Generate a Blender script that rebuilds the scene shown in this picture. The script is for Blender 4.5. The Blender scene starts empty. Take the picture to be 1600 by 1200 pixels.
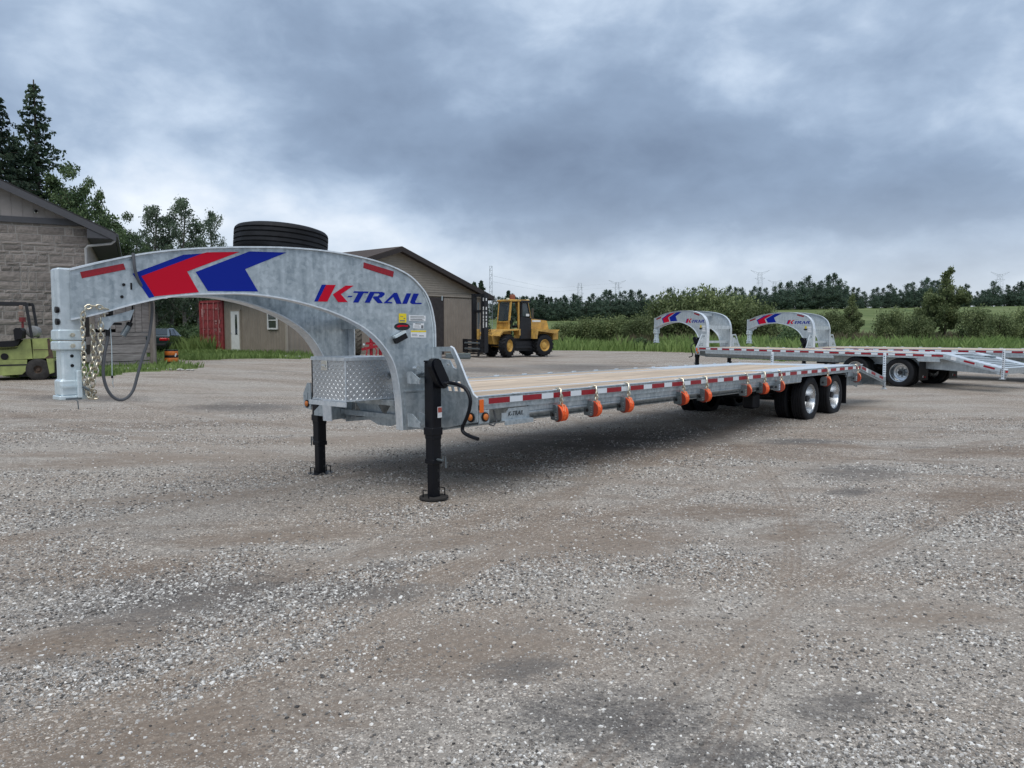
import bpy, bmesh, math, random
import numpy as np
from mathutils import Vector, Matrix, geometry
random.seed(7); RNG = np.random.default_rng(11)
SC = bpy.context.scene; COL = SC.collection

# ---------------------------------------------------------------- camera, sky, sun, exposure
cam_data = bpy.data.cameras.new('camera'); cam = bpy.data.objects.new('camera', cam_data); COL.objects.link(cam)
cam_data.sensor_width = 36.0; cam_data.lens = 36.0*1147.78/1600.0
cam_data.clip_start = 0.1; cam_data.clip_end = 6000.0
cam.matrix_world = Matrix.Translation((0, 0, 1.5815)) @ Matrix.Rotation(math.pi/2-0.07535, 4, 'X') @ Matrix.Rotation(0.00177, 4, 'Z')
SC.camera = cam
SUN_EL, SUN_AZ = math.radians(63), math.radians(-172)      # azimuth from +Y, clockwise
sun_d = bpy.data.lights.new('sun', 'SUN'); sun_d.energy = 1.5; sun_d.angle = math.radians(62); sun_d.color = (1.0, .96, .90)
sun = bpy.data.objects.new('sun', sun_d); COL.objects.link(sun)
_sd = Vector((math.sin(SUN_AZ)*math.cos(SUN_EL), math.cos(SUN_AZ)*math.cos(SUN_EL), math.sin(SUN_EL)))
sun.rotation_euler = _sd.to_track_quat('Z', 'Y').to_euler()
SC.view_settings.view_transform = 'Standard'; SC.view_settings.look = 'None'
SC.view_settings.gamma = 1.0; SC.view_settings.use_curve_mapping = False; SC.view_settings.exposure = 0.72

world = bpy.data.worlds.new('World'); SC.world = world; world.use_nodes = True
def build_sky():
    nt = world.node_tree; N = nt.nodes; L = nt.links; N.clear()
    def nd(t, **k):
        n = N.new(t)
        for a, b in k.items(): setattr(n, a, b)
        return n
    def mth(op, a, b=None, c=None, clamp=False):
        n = nd('ShaderNodeMath', operation=op, use_clamp=clamp)
        for i, v in enumerate((a, b, c)):
            if v is None: continue
            if isinstance(v, (int, float)): n.inputs[i].default_value = v
            else: L.new(v, n.inputs[i])
        return n.outputs[0]
    out = nd('ShaderNodeOutputWorld'); bg = nd('ShaderNodeBackground'); bg.inputs[1].default_value = 0.080
    L.new(bg.outputs[0], out.inputs[0])
    sky = nd('ShaderNodeTexSky', sky_type='NISHITA', sun_disc=False, sun_elevation=SUN_EL, sun_rotation=SUN_AZ)
    tc = nd('ShaderNodeTexCoord'); sp = nd('ShaderNodeSeparateXYZ'); L.new(tc.outputs['Generated'], sp.inputs[0])
    x, y, z = sp.outputs
    zc = mth('MAXIMUM', z, 0.0)
    den = mth('ADD', zc, 0.20)
    cb = nd('ShaderNodeCombineXYZ'); L.new(mth('DIVIDE', x, den), cb.inputs[0]); L.new(mth('DIVIDE', y, den), cb.inputs[1])
    sph = nd('ShaderNodeMapping'); sph.inputs['Scale'].default_value = (1, 1, 1.7); L.new(tc.outputs['Generated'], sph.inputs[0])
    def puff(scale, detail, rough, off, dist=0.0):
        mp = nd('ShaderNodeMapping'); mp.inputs['Location'].default_value = off; L.new(sph.outputs[0], mp.inputs[0])
        n = nd('ShaderNodeTexNoise'); n.inputs['Scale'].default_value = scale; n.inputs['Detail'].default_value = detail; n.inputs['Roughness'].default_value = rough; n.inputs['Distortion'].default_value = dist
        L.new(mp.outputs[0], n.inputs['Vector']); return n.outputs['Fac']
    def noise(scale, detail, rough, off, dist=0.0, sx=1.0, sy=1.0):
        mp = nd('ShaderNodeMapping'); mp.inputs['Location'].default_value = off; mp.inputs['Scale'].default_value = (sx, sy, 1)
        L.new(cb.outputs[0], mp.inputs[0])
        n = nd('ShaderNodeTexNoise'); n.inputs['Scale'].default_value = scale; n.inputs['Detail'].default_value = detail
        n.inputs['Roughness'].default_value = rough; n.inputs['Distortion'].default_value = dist
        L.new(mp.outputs[0], n.inputs['Vector']); return n.outputs['Fac']
    big = noise(0.95, 3, .45, (3.3, 7.1, 0.4), .25, 1.0, .9)
    mid = puff(3.6, 5, .52, (1.7, 2.2, 5.0), .15)
    wisp = puff(11, 6, .58, (9.4, 4.4, 2.0), .25)
    d = mth('ADD', mth('ADD', mth('MULTIPLY', big, .36), mth('MULTIPLY', mid, .46)), mth('MULTIPLY', wisp, .18))
    # broad cloud masses: (azimuth deg, elevation deg, width az, width el, amount)  + lighter, - darker
    az = mth('ARCTAN2', x, y); el = mth('ARCSINE', z)
    for a0, e0, wa, we, k in SKY_BLOBS:
        da = mth('DIVIDE', mth('SUBTRACT', az, math.radians(a0)), math.radians(wa))
        de = mth('DIVIDE', mth('SUBTRACT', el, math.radians(e0)), math.radians(we))
        q = mth('ADD', mth('MULTIPLY', da, da), mth('MULTIPLY', de, de))
        d = mth('ADD', d, mth('MULTIPLY', mth('POWER', 2.718, mth('MULTIPLY', q, -1.0)), k))
    d = mth('MULTIPLY_ADD', mth('SUBTRACT', d, .5), 1.16, .503)
    r = nd('ShaderNodeValToRGB'); L.new(d, r.inputs[0]); cr = r.color_ramp
    cr.elements[0].position = .23; cr.elements[0].color = (.140, .188, .275, 1)
    cr.elements[1].position = .70; cr.elements[1].color = (.69, .745, .82, 1)
    e = cr.elements.new(.43); e.color = (.225, .298, .415, 1)
    e = cr.elements.new(.51); e.color = (.310, .396, .525, 1)
    e = cr.elements.new(.585); e.color = (.450, .540, .665, 1)
    sc = nd('ShaderNodeMix', data_type='RGBA', blend_type='MULTIPLY'); sc.inputs[0].default_value = 1.0
    L.new(r.outputs[0], sc.inputs[6]); sc.inputs[7].default_value = (10.0, 10.0, 10.0, 1)
    # thin cloud lets a little of the clear sky through
    mx = nd('ShaderNodeMix', data_type='RGBA'); mx.inputs[0].default_value = .96
    L.new(sky.outputs[0], mx.inputs[6]); L.new(sc.outputs[2], mx.inputs[7])
    # the paler, warmer layer of air low over the horizon
    hf = mth('MULTIPLY', mth('POWER', 2.718, mth('MULTIPLY', mth('POWER', mth('DIVIDE', zc, .095), 2.0), -1.0)), .55)
    hz = nd('ShaderNodeMix', data_type='RGBA'); L.new(hf, hz.inputs[0]); L.new(mx.outputs[2], hz.inputs[6]); hz.inputs[7].default_value = (6.6, 6.85, 6.9, 1)
    L.new(hz.outputs[2], bg.inputs[0])
SKY_BLOBS = [(-12, 15, 13, 3.6, -.045), (4, 12.0, 14, 3.2, -.055), (24, 8.6, 15, 2.6, -.06), (18, 16.5, 7, 3.2, .065), (30, 13.5, 6, 2.8, .075), (-14, 8.6, 12, 2.6, .055), (-2, 5.2, 18, 2.4, .115), (18, 4.6, 9, 1.6, .07),
             (-29, 9, 9, 6, .05), (25, 20.5, 8, 2.6, .045), (-33, 24, 10, 6, .05), (2, 19.5, 10, 3, -.045), (33, 3.2, 10, 2.0, -.03), (-2, 26, 14, 3, .04)]
build_sky()

# ---------------------------------------------------------------- helpers
class MB:
    """Collects shapes into one mesh."""
    def __init__(s): s.v = []; s.f = []; s.sm = []
    def add(s, vs, fs, smooth=False, M=None):
        n = len(s.v)
        if M is not None: vs = [tuple(M @ Vector(p)) for p in vs]
        s.v.extend([tuple(p) for p in vs]); s.f.extend([tuple(i+n for i in f) for f in fs]); s.sm.extend([smooth]*len(fs)); return s
    def box(s, c, d, M=None, bev=0.0):
        x, y, z = d[0]/2, d[1]/2, d[2]/2; T = Matrix.Translation(c)
        if M is not None: T = T @ M
        if bev <= 0:
            vs = [(-x,-y,-z),(x,-y,-z),(x,y,-z),(-x,y,-z),(-x,-y,z),(x,-y,z),(x,y,z),(-x,y,z)]
            return s.add(vs, [(0,3,2,1),(4,5,6,7),(0,1,5,4),(1,2,6,5),(2,3,7,6),(3,0,4,7)], False, T)
        b = min(bev, x*.9, y*.9, z*.9); vs = []; idx = {}
        for sx in (-1,1):
            for sy in (-1,1):
                for sz in (-1,1):
                    for ax in range(3):
                        p = [sx*(x-b), sy*(y-b), sz*(z-b)]; p[ax] = (sx*x, sy*y, sz*z)[ax]
                        idx[sx,sy,sz,ax] = len(vs); vs.append(tuple(p))
        fs = []; I = idx
        for ax in range(3):
            o = [a for a in range(3) if a != ax]
            for sg in (-1,1):
                q = []
                for a, b2 in ((-1,-1),(1,-1),(1,1),(-1,1)):
                    k = [0,0,0]; k[ax] = sg; k[o[0]] = a; k[o[1]] = b2; q.append(I[k[0],k[1],k[2],ax])
                fs.append(tuple(q))
        for ax in range(3):
            o = [a for a in range(3) if a != ax]
            for a in (-1,1):
                for b2 in (-1,1):
                    k0 = [0,0,0]; k0[o[0]] = a; k0[o[1]] = b2; k0[ax] = -1; k1 = list(k0); k1[ax] = 1
                    fs.append((I[k0[0],k0[1],k0[2],o[0]], I[k0[0],k0[1],k0[2],o[1]], I[k1[0],k1[1],k1[2],o[1]], I[k1[0],k1[1],k1[2],o[0]]))
        for sx in (-1,1):
            for sy in (-1,1):
                for sz in (-1,1): fs.append((I[sx,sy,sz,0], I[sx,sy,sz,1], I[sx,sy,sz,2]))
        return s.add(vs, fs, False, T)
    def beam(s, a, b, w, h, up=(0,0,1)):
        a, b = Vector(a), Vector(b); d = b-a; L = d.length; x = d/L; u = Vector(up)
        y = u.cross(x)
        if y.length < 1e-4: y = Vector((0,1,0)).cross(x)
        y.normalize(); z = x.cross(y)
        M = Matrix((x, y, z)).transposed().to_4x4()
        return s.box((a+b)/2, (L, w, h), M)
    def tube(s, pts, r, n=8, caps=True, smooth=True, closed=False):
        pts = [Vector(p) for p in pts]; m = len(pts); rs = r if isinstance(r, (list, tuple)) else [r]*m
        vs = []; fs = []; prev = None
        for i, p in enumerate(pts):
            if closed: t = pts[(i+1) % m]-pts[i-1]
            else: t = pts[min(i+1, m-1)]-pts[max(i-1, 0)]
            t.normalize()
            if prev is None:
                a = Vector((0,0,1)) if abs(t.z) < .9 else Vector((1,0,0)); u = t.cross(a).normalized()
            else:
                u = prev - t*prev.dot(t)
                u = u.normalized() if u.length > 1e-6 else t.orthogonal().normalized()
            prev = u; w = t.cross(u)
            for k in range(n):
                A = 2*math.pi*k/n; vs.append(p+(u*math.cos(A)+w*math.sin(A))*rs[i])
        for i in range(m if closed else m-1):
            j = (i+1) % m
            for k in range(n): fs.append((i*n+k, i*n+(k+1) % n, j*n+(k+1) % n, j*n+k))
        s.add(vs, fs, smooth)
        if caps and not closed:
            s.add(vs[:n], [tuple(range(n))[::-1]]); s.add(vs[-n:], [tuple(range(n))])
        return s
    def lathe(s, prof, n=24, M=None, smooth=True, closed=False):
        """prof: (radius, height) pairs round the local z axis"""
        vs = []; fs = []; m = len(prof)
        for r, h in prof:
            for k in range(n):
                A = 2*math.pi*k/n; vs.append((r*math.cos(A), r*math.sin(A), h))
        for i in range(m if closed else m-1):
            j = (i+1) % m
            for k in range(n): fs.append((i*n+k, i*n+(k+1) % n, j*n+(k+1) % n, j*n+k))
        return s.add(vs, fs, smooth, M)
    def cyl(s, c, r, h, axis='z', n=16, smooth=True):
        M = Matrix.Translation(c) @ {'z': Matrix.Identity(4), 'x': Matrix.Rotation(math.pi/2, 4, 'Y'), 'y': Matrix.Rotation(-math.pi/2, 4, 'X')}[axis]
        s.lathe([(r,-h/2),(r,h/2)], n, M, smooth)
        ring = [(r*math.cos(2*math.pi*k/n), r*math.sin(2*math.pi*k/n)) for k in range(n)]
        s.add([(a,b,h/2) for a,b in ring], [tuple(range(n))], False, M); s.add([(a,b,-h/2) for a,b in ring], [tuple(range(n))[::-1]], False, M)
        return s
    def prism(s, poly, M, t, holes=()):
        """poly in local xy (with holes), from z=0 to z=t, placed by M"""
        loops = [list(poly)]+[list(h) for h in holes]
        tess = geometry.tessellate_polygon([[Vector((a,b,0)) for a,b in lp] for lp in loops])
        flat = [p for lp in loops for p in lp]
        n = len(flat); vs = [(a,b,0) for a,b in flat]+[(a,b,t) for a,b in flat]; fs = []
        for tri in tess:
            a, b, c = (flat[i] for i in tri)
            if (b[0]-a[0])*(c[1]-a[1])-(b[1]-a[1])*(c[0]-a[0]) < 0: tri = tri[::-1]
            fs.append(tuple(i+n for i in tri)); fs.append(tuple(tri[::-1]))
        st = 0
        for li, lp in enumerate(loops):
            m = len(lp); ar = sum(lp[i][0]*lp[(i+1)%m][1]-lp[(i+1)%m][0]*lp[i][1] for i in range(m))
            rev = (ar < 0) != (li > 0)
            for i in range(m):
                a, b = st+i, st+(i+1) % m
                q = (a, b, b+n, a+n); fs.append(q[::-1] if rev else q)
            st += m
        return s.add(vs, fs, False, M)
    def build(s, name, mat, parent=None, loc=None, fix=False):
        me = bpy.data.meshes.new(name); me.from_pydata(s.v, [], s.f)
        if any(s.sm): me.polygons.foreach_set('use_smooth', s.sm)
        if fix:
            bm = bmesh.new(); bm.from_mesh(me); bmesh.ops.recalc_face_normals(bm, faces=bm.faces); bm.to_mesh(me); bm.free()
        me.materials.append(mat); me.update()
        if any(s.sm): me.set_sharp_from_angle(angle=math.radians(38))
        o = bpy.data.objects.new(name, me); COL.objects.link(o)
        if parent is not None: o.parent = parent
        if loc is not None: o.location = loc
        return o
def mesh_np(name, V, F, mat, parent=None, smooth=False):
    """V (n,3), F (m,k) arrays, all faces with k corners"""
    V = np.ascontiguousarray(V, np.float32); F = np.ascontiguousarray(F, np.int32); m, k = F.shape
    me = bpy.data.meshes.new(name); me.vertices.add(len(V)); me.vertices.foreach_set('co', V.ravel())
    me.loops.add(m*k); me.loops.foreach_set('vertex_index', F.ravel())
    me.polygons.add(m); me.polygons.foreach_set('loop_start', np.arange(0, m*k, k, dtype=np.int32))
    me.polygons.foreach_set('use_smooth', np.full(m, smooth)); me.update(calc_edges=True)
    if mat is not None: me.materials.append(mat)
    o = bpy.data.objects.new(name, me); COL.objects.link(o)
    if parent is not None: o.parent = parent
    return o
def tag(o, label, cat, group=None, kind=None):
    if label: o['label'] = label
    if cat: o['category'] = cat
    if group: o['group'] = group
    if kind: o['kind'] = kind
    return o
def thing(name, label, cat, loc=(0,0,0), rz=0.0, group=None, matrix=None, parent=None):
    o = bpy.data.objects.new(name, None); COL.objects.link(o); o.empty_display_size = .2
    if matrix is not None: o.matrix_world = matrix
    else: o.location = loc; o.rotation_euler = (0, 0, rz)
    if parent is not None: o.parent = parent
    if label: tag(o, label, cat, group)
    return o
KIDS = None
def kids_map():
    global KIDS
    KIDS = {}
    for o in bpy.data.objects:
        if o.parent: KIDS.setdefault(o.parent.name, []).append(o)
def dup_tree(o, parent=None):
    c = o.copy(); COL.objects.link(c)
    if parent is not None: c.parent = parent
    for ch in KIDS.get(o.name, ()): dup_tree(ch, c)
    return c
def frame(o, x, y, z):
    return Matrix(((x[0],y[0],z[0],o[0]),(x[1],y[1],z[1],o[1]),(x[2],y[2],z[2],o[2]),(0,0,0,1)))
def sm(a, b, v):
    q = np.clip((v-a)/(b-a), 0, 1); return q*q*(3-2*q)
def terrain(x, y):
    x = np.asarray(x, float); y = np.asarray(y, float); r = np.hypot(x, y)
    left = sm(0, 12, -x)*.38*sm(5, 38, r)*(1-sm(60, 120, r))
    left = left - .22*np.exp(-(((x+18.5)/3.0)**2+((y-40)/5.0)**2))
    az = np.arctan2(x, np.maximum(y, .1))
    return left+sm(75, 320, r)*(6+3.5*sm(.1, .35, az))+sm(400, 1500, r)*10
def tz(x, y): return float(terrain(x, y))

# ---------------------------------------------------------------- materials
def mat(name, col, rough=.6, metal=0.0, noise=None, bump=None, spec=.5, coat=0.0, var=0.0, emit=None):
    """noise = (scale, amount, second colour or None, detail); bump = (scale, strength, distance)"""
    m = bpy.data.materials.new(name); m.use_nodes = True; nt = m.node_tree; b = nt.nodes['Principled BSDF']
    b.inputs['Roughness'].default_value = rough; b.inputs['Metallic'].default_value = metal
    b.inputs['Base Color'].default_value = (*col, 1); b.inputs['Specular IOR Level'].default_value = spec; b.inputs['Coat Weight'].default_value = coat
    src = None; tc = None
    if noise or bump:
        tc = nt.nodes.new('ShaderNodeTexCoord')
    if noise:
        sc, amt, c2, det = noise
        n = nt.nodes.new('ShaderNodeTexNoise'); n.inputs['Scale'].default_value = sc; n.inputs['Detail'].default_value = det; n.inputs['Roughness'].default_value = .62
        nt.links.new(tc.outputs['Object'], n.inputs['Vector'])
        r = nt.nodes.new('ShaderNodeValToRGB'); r.color_ramp.elements[0].position = .33; r.color_ramp.elements[1].position = .67
        c2 = c2 or tuple(c*(1-amt) for c in col); 
        r.color_ramp.elements[0].color = (*c2, 1); r.color_ramp.elements[1].color = (*[min(1, c*(1+amt*.35)) for c in col], 1)
        nt.links.new(n.outputs['Fac'], r.inputs[0]); src = r.outputs[0]
        mr = nt.nodes.new('ShaderNodeMapRange'); mr.inputs[3].default_value = min(1, rough*1.18); mr.inputs[4].default_value = rough*.85
        nt.links.new(n.outputs['Fac'], mr.inputs[0]); nt.links.new(mr.outputs[0], b.inputs['Roughness'])
    if var:
        oi = nt.nodes.new('ShaderNodeObjectInfo'); hs = nt.nodes.new('ShaderNodeHueSaturation')
        mr = nt.nodes.new('ShaderNodeMapRange'); mr.inputs[3].default_value = 1-var; mr.inputs[4].default_value = 1+var
        nt.links.new(oi.outputs['Random'], mr.inputs[0]); nt.links.new(mr.outputs[0], hs.inputs['Value'])
        if src is not None: nt.links.new(src, hs.inputs['Color'])
        else: hs.inputs['Color'].default_value = (*col, 1)
        src = hs.outputs[0]
    if src is not None: nt.links.new(src, b.inputs['Base Color'])
    if bump:
        sc, st, di = bump
        n = nt.nodes.new('ShaderNodeTexNoise'); n.inputs['Scale'].default_value = sc; n.inputs['Detail'].default_value = 6
        nt.links.new(tc.outputs['Object'], n.inputs['Vector'])
        bp = nt.nodes.new('ShaderNodeBump'); bp.inputs['Strength'].default_value = st; bp.inputs['Distance'].default_value = di
        nt.links.new(n.outputs['Fac'], bp.inputs['Height']); nt.links.new(bp.outputs[0], b.inputs['Normal'])
    return m
def galv(name, lo, hi, rough, metal=.55):
    """hot-dip zinc: spangle cells, cloudy bloom and faint vertical runs"""
    m = bpy.data.materials.new(name); m.use_nodes = True; nt = m.node_tree; N = nt.nodes; L = nt.links; b = N['Principled BSDF']
    b.inputs['Metallic'].default_value = metal
    tc = N.new('ShaderNodeTexCoord')
    n1 = N.new('ShaderNodeTexNoise'); n1.inputs['Scale'].default_value = 7.5; n1.inputs['Detail'].default_value = 9; n1.inputs['Roughness'].default_value = .66
    L.new(tc.outputs['Object'], n1.inputs['Vector'])
    mp = N.new('ShaderNodeMapping'); mp.inputs['Scale'].default_value = (22, 22, 3.2); L.new(tc.outputs['Object'], mp.inputs[0])
    n2 = N.new('ShaderNodeTexNoise'); n2.inputs['Scale'].default_value = 1.0; n2.inputs['Detail'].default_value = 5; L.new(mp.outputs[0], n2.inputs['Vector'])
    vo = N.new('ShaderNodeTexVoronoi'); vo.inputs['Scale'].default_value = 34; L.new(tc.outputs['Object'], vo.inputs['Vector'])
    sx = N.new('ShaderNodeSeparateXYZ'); L.new(vo.outputs['Color'], sx.inputs[0])
    def mth(op, a, c):
        n = N.new('ShaderNodeMath'); n.operation = op
        for i, v in enumerate((a, c)):
            if isinstance(v, (int, float)): n.inputs[i].default_value = v
            else: L.new(v, n.inputs[i])
        return n.outputs[0]
    f = mth('ADD', mth('ADD', mth('MULTIPLY', n1.outputs['Fac'], .46), mth('MULTIPLY', n2.outputs['Fac'], .42)), mth('MULTIPLY', sx.outputs[0], .12))
    r = N.new('ShaderNodeValToRGB'); r.color_ramp.elements[0].position = .36; r.color_ramp.elements[1].position = .64
    r.color_ramp.elements[0].color = (*lo, 1); r.color_ramp.elements[1].color = (*hi, 1); L.new(f, r.inputs[0]); L.new(r.outputs[0], b.inputs['Base Color'])
    mr = N.new('ShaderNodeMapRange'); mr.inputs[1].default_value = .3; mr.inputs[2].default_value = .7; mr.inputs[3].default_value = rough*1.25; mr.inputs[4].default_value = rough*.8
    L.new(f, mr.inputs[0]); L.new(mr.outputs[0], b.inputs['Roughness'])
    bp = N.new('ShaderNodeBump'); bp.inputs['Strength'].default_value = .12; bp.inputs['Distance'].default_value = .004; L.new(n1.outputs['Fac'], bp.inputs['Height']); L.new(bp.outputs[0], b.inputs['Normal'])
    return m
def leaf(name, c1, c2):
    m = bpy.data.materials.new(name); m.use_nodes = True; nt = m.node_tree; N = nt.nodes; L = nt.links; b = N['Principled BSDF']
    tc = N.new('ShaderNodeTexCoord'); n = N.new('ShaderNodeTexNoise'); n.inputs['Scale'].default_value = .55; n.inputs['Detail'].default_value = 5; L.new(tc.outputs['Object'], n.inputs['Vector'])
    w = N.new('ShaderNodeTexWhiteNoise'); w.noise_dimensions = '3D'; g = N.new('ShaderNodeNewGeometry')
    r = N.new('ShaderNodeValToRGB'); r.color_ramp.elements[0].position = .35; r.color_ramp.elements[1].position = .66
    r.color_ramp.elements[0].color = (*c1, 1); r.color_ramp.elements[1].color = (*c2, 1)
    ad = N.new('ShaderNodeMath'); ad.operation = 'MULTIPLY_ADD'; ad.inputs[1].default_value = .34; L.new(g.outputs['Random Per Island'], ad.inputs[0])
    sb = N.new('ShaderNodeMath'); sb.operation = 'SUBTRACT'; sb.inputs[1].default_value = .17; L.new(n.outputs['Fac'], sb.inputs[0]); L.new(sb.outputs[0], ad.inputs[2])
    L.new(ad.outputs[0], r.inputs[0])
    oi = N.new('ShaderNodeObjectInfo'); hs = N.new('ShaderNodeHueSaturation'); mr = N.new('ShaderNodeMapRange'); mr.inputs[3].default_value = .78; mr.inputs[4].default_value = 1.22
    L.new(oi.outputs['Random'], mr.inputs[0]); L.new(mr.outputs[0], hs.inputs['Value']); L.new(r.outputs[0], hs.inputs['Color']); L.new(hs.outputs[0], b.inputs['Base Color'])
    b.inputs['Roughness'].default_value = .62; b.inputs['Specular IOR Level'].default_value = .3
    tr = N.new('ShaderNodeBsdfTranslucent'); L.new(hs.outputs[0], tr.inputs[0]); mx = N.new('ShaderNodeMixShader'); mx.inputs[0].default_value = .28
    L.new(b.outputs[0], mx.inputs[1]); L.new(tr.outputs[0], mx.inputs[2]); L.new(mx.outputs[0], N['Material Output'].inputs[0])
    return m

GALV = galv('galvanised_steel', (.265, .315, .35), (.52, .575, .61), .40)
GALVL = galv('pale_lit_galvanised_steel', (.42, .48, .515), (.62, .68, .715), .40, .4)
GALV2 = galv('bright_zinc', (.50, .60, .64), (.70, .78, .82), .38, .35)
GALVE = galv('sunlit_zinc_edge', (.56, .62, .67), (.80, .84, .88), .36, .45)  # sunlit brightness of the flange edges is put into this zinc colour
BLUE = mat('blue_vinyl', (.002, .016, .26), .45, spec=.18)
RED = mat('red_vinyl', (.50, .002, .022), .45, spec=.18)
WHITEV = mat('white_vinyl', (.72, .74, .76), .4)
YELV = mat('yellow_vinyl', (.75, .60, .02), .4)
BLACKV = mat('black_vinyl', (.012, .012, .014), .4)
INK = mat('grey_print', (.16, .17, .18), .5)
TAPER = mat('red_tape', (.30, .003, .014), .38, noise=(60, .25, None, 3))
TAPEW = mat('silver_tape', (.72, .77, .82), .36, .1)
BLACKP = mat('black_paint', (.0035, .0045, .0085), .38, spec=.28, noise=(9, .4, None, 5))
BLACKPL = mat('black_plastic', (.007, .007, .009), .45, spec=.3)
RUBBER = mat('tyre_rubber', (.0105, .0115, .0145), .66, noise=(14, .35, None, 5), spec=.3)
RUBBERD = mat('dusty_rubber', (.045, .042, .040), .85, noise=(9, .4, None, 5), spec=.25)
ALU = mat('polished_aluminium', (.62, .65, .68), .27, 1.0, noise=(6, .18, None, 4))
TREADP = mat('tread_plate_aluminium', (.62, .64, .66), .36, .6, noise=(7, .12, None, 4))
ZINCG = mat('gold_zinc', (.70, .66, .54), .34, .9, noise=(40, .3, (.42, .38, .30), 3))
CHROME = mat('chrome', (.78, .80, .82), .16, 1.0)
CABLE = mat('grey_cable', (.085, .09, .10), .55)
AMBER = mat('amber_lens', (.55, .16, .03), .25)
ORANGEL = mat('orange_lens', (.78, .14, .01), .28)
REDL = mat('red_lens', (.55, .01, .015), .22)
ORSTRAP = mat('orange_webbing', (.92, .145, .035), .62, noise=(45, .25, None, 4))
MAROON = mat('dark_orange_drum', (.24, .03, .012), .55)
STEELD = mat('dark_steel', (.14, .165, .18), .36, .3, noise=(25, .3, None, 4))
def wood(name, a, b, sc, sx, rough=.75):
    m = bpy.data.materials.new(name); m.use_nodes = True; nt = m.node_tree; N = nt.nodes; L = nt.links; p = N['Principled BSDF']
    tc = N.new('ShaderNodeTexCoord'); oi = N.new('ShaderNodeObjectInfo'); mp = N.new('ShaderNodeMapping'); mp.inputs['Scale'].default_value = sx
    va = N.new('ShaderNodeVectorMath'); va.operation = 'ADD'; cx = N.new('ShaderNodeVectorMath'); cx.operation = 'SCALE'; cx.inputs[3].default_value = 37.0
    cb = N.new('ShaderNodeCombineXYZ'); [L.new(oi.outputs['Random'], cb.inputs[i]) for i in range(3)]; L.new(cb.outputs[0], cx.inputs[0])
    L.new(tc.outputs['Object'], mp.inputs[0]); L.new(mp.outputs[0], va.inputs[0]); L.new(cx.outputs[0], va.inputs[1])
    n = N.new('ShaderNodeTexNoise'); n.inputs['Scale'].default_value = sc; n.inputs['Detail'].default_value = 7; n.inputs['Roughness'].default_value = .6; L.new(va.outputs[0], n.inputs['Vector'])
    r = N.new('ShaderNodeValToRGB'); r.color_ramp.elements[0].position = .32; r.color_ramp.elements[1].position = .66; r.color_ramp.elements[0].color = (*b, 1); r.color_ramp.elements[1].color = (*a, 1)
    L.new(n.outputs['Fac'], r.inputs[0]); hs = N.new('ShaderNodeHueSaturation'); mr = N.new('ShaderNodeMapRange'); mr.inputs[3].default_value = .8; mr.inputs[4].default_value = 1.15
    L.new(oi.outputs['Random'], mr.inputs[0]); L.new(mr.outputs[0], hs.inputs['Value']); L.new(r.outputs[0], hs.inputs['Color']); L.new(hs.outputs[0], p.inputs['Base Color']); p.inputs['Roughness'].default_value = rough
    bp = N.new('ShaderNodeBump'); bp.inputs['Strength'].default_value = .3; bp.inputs['Distance'].default_value = .004; L.new(n.outputs['Fac'], bp.inputs['Height']); L.new(bp.outputs[0], p.inputs['Normal'])
    return m
DECKW = wood('deck_lumber', (.62, .50, .375), (.36, .275, .20), 1.8, (.5, 11, 9))
OLDW = wood('weathered_wood', (.33, .30, .29), (.17, .15, .145), 2.0, (1.2, 8, 8), .9)
POSTW = wood('weathered_post', (.27, .235, .21), (.15, .125, .11), 2.0, (8, 8, 1.0), .9)
STONE = mat('grey_stone', (.255, .222, .203), .92, noise=(5, .45, None, 9), bump=(26, .7, .012), var=.24)
MORTAR = mat('mortar', (.345, .32, .30), .95, noise=(14, .2, None, 5))
FASCIA = mat('charcoal_fascia', (.062, .062, .070), .5, noise=(3, .12, None, 3))
SOFFIT = mat('dark_soffit', (.045, .045, .052), .6)
BATTEN = mat('grey_tan_siding', (.27, .245, .235), .6, noise=(4, .1, None, 3))
SHINGLE = mat('brown_shingles', (.060, .043, .036), .9, noise=(16, .35, None, 6), bump=(30, .6, .01))
SHINGLED = mat('charcoal_shingles', (.030, .029, .032), .9, noise=(16, .35, None, 6), bump=(30, .6, .01))
TAN = mat('tan_steel_siding', (.27, .23, .19), .5, noise=(2.2, .14, None, 4))
TANLAP = mat('tan_lap_siding', (.335, .295, .245), .6, noise=(2.0, .1, None, 4))
BROWN = mat('dark_brown_trim', (.030, .022, .020), .6)
DOORDK = mat('dark_door_panel', (.042, .036, .036), .8, noise=(4, .3, None, 5))  # plain dark panel hung in the barn doorway
WHITE = mat('white_paint', (.72, .73, .72), .45, noise=(5, .1, None, 4))
GLASS = mat('window_glass', (.02, .028, .032), .06, spec=.8)
CONTR = mat('red_container_paint', (.31, .042, .045), .6, noise=(5, .4, (.19, .034, .034), 7))
CONTB = mat('pink_worn_bar', (.45, .22, .21), .5, noise=(14, .3, None, 5))
GREENF = mat('lime_green_paint', (.30, .35, .115), .55, noise=(3.5, .35, (.19, .215, .075), 8))
RUST = mat('rusty_steel', (.10, .062, .040), .85, noise=(9, .5, (.04, .03, .025), 7))
YELF = mat('yellow_machine_paint', (.62, .37, .075), .6, noise=(3.2, .3, (.35, .21, .065), 9))
DKGR = mat('dark_machine_paint', (.010, .011, .015), .55, noise=(6, .3, None, 5))
CARP = mat('dark_green_car_paint', (.016, .034, .032), .22, .3, coat=.8)
SILV = mat('light_car_paint', (.12, .15, .15), .25, .4, coat=.6)
REDM = mat('red_machine_paint', (.33, .006, .018), .42, noise=(12, .3, None, 5))
ORB = mat('orange_barrel', (.62, .16, .02), .5, noise=(8, .25, None, 4))
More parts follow.
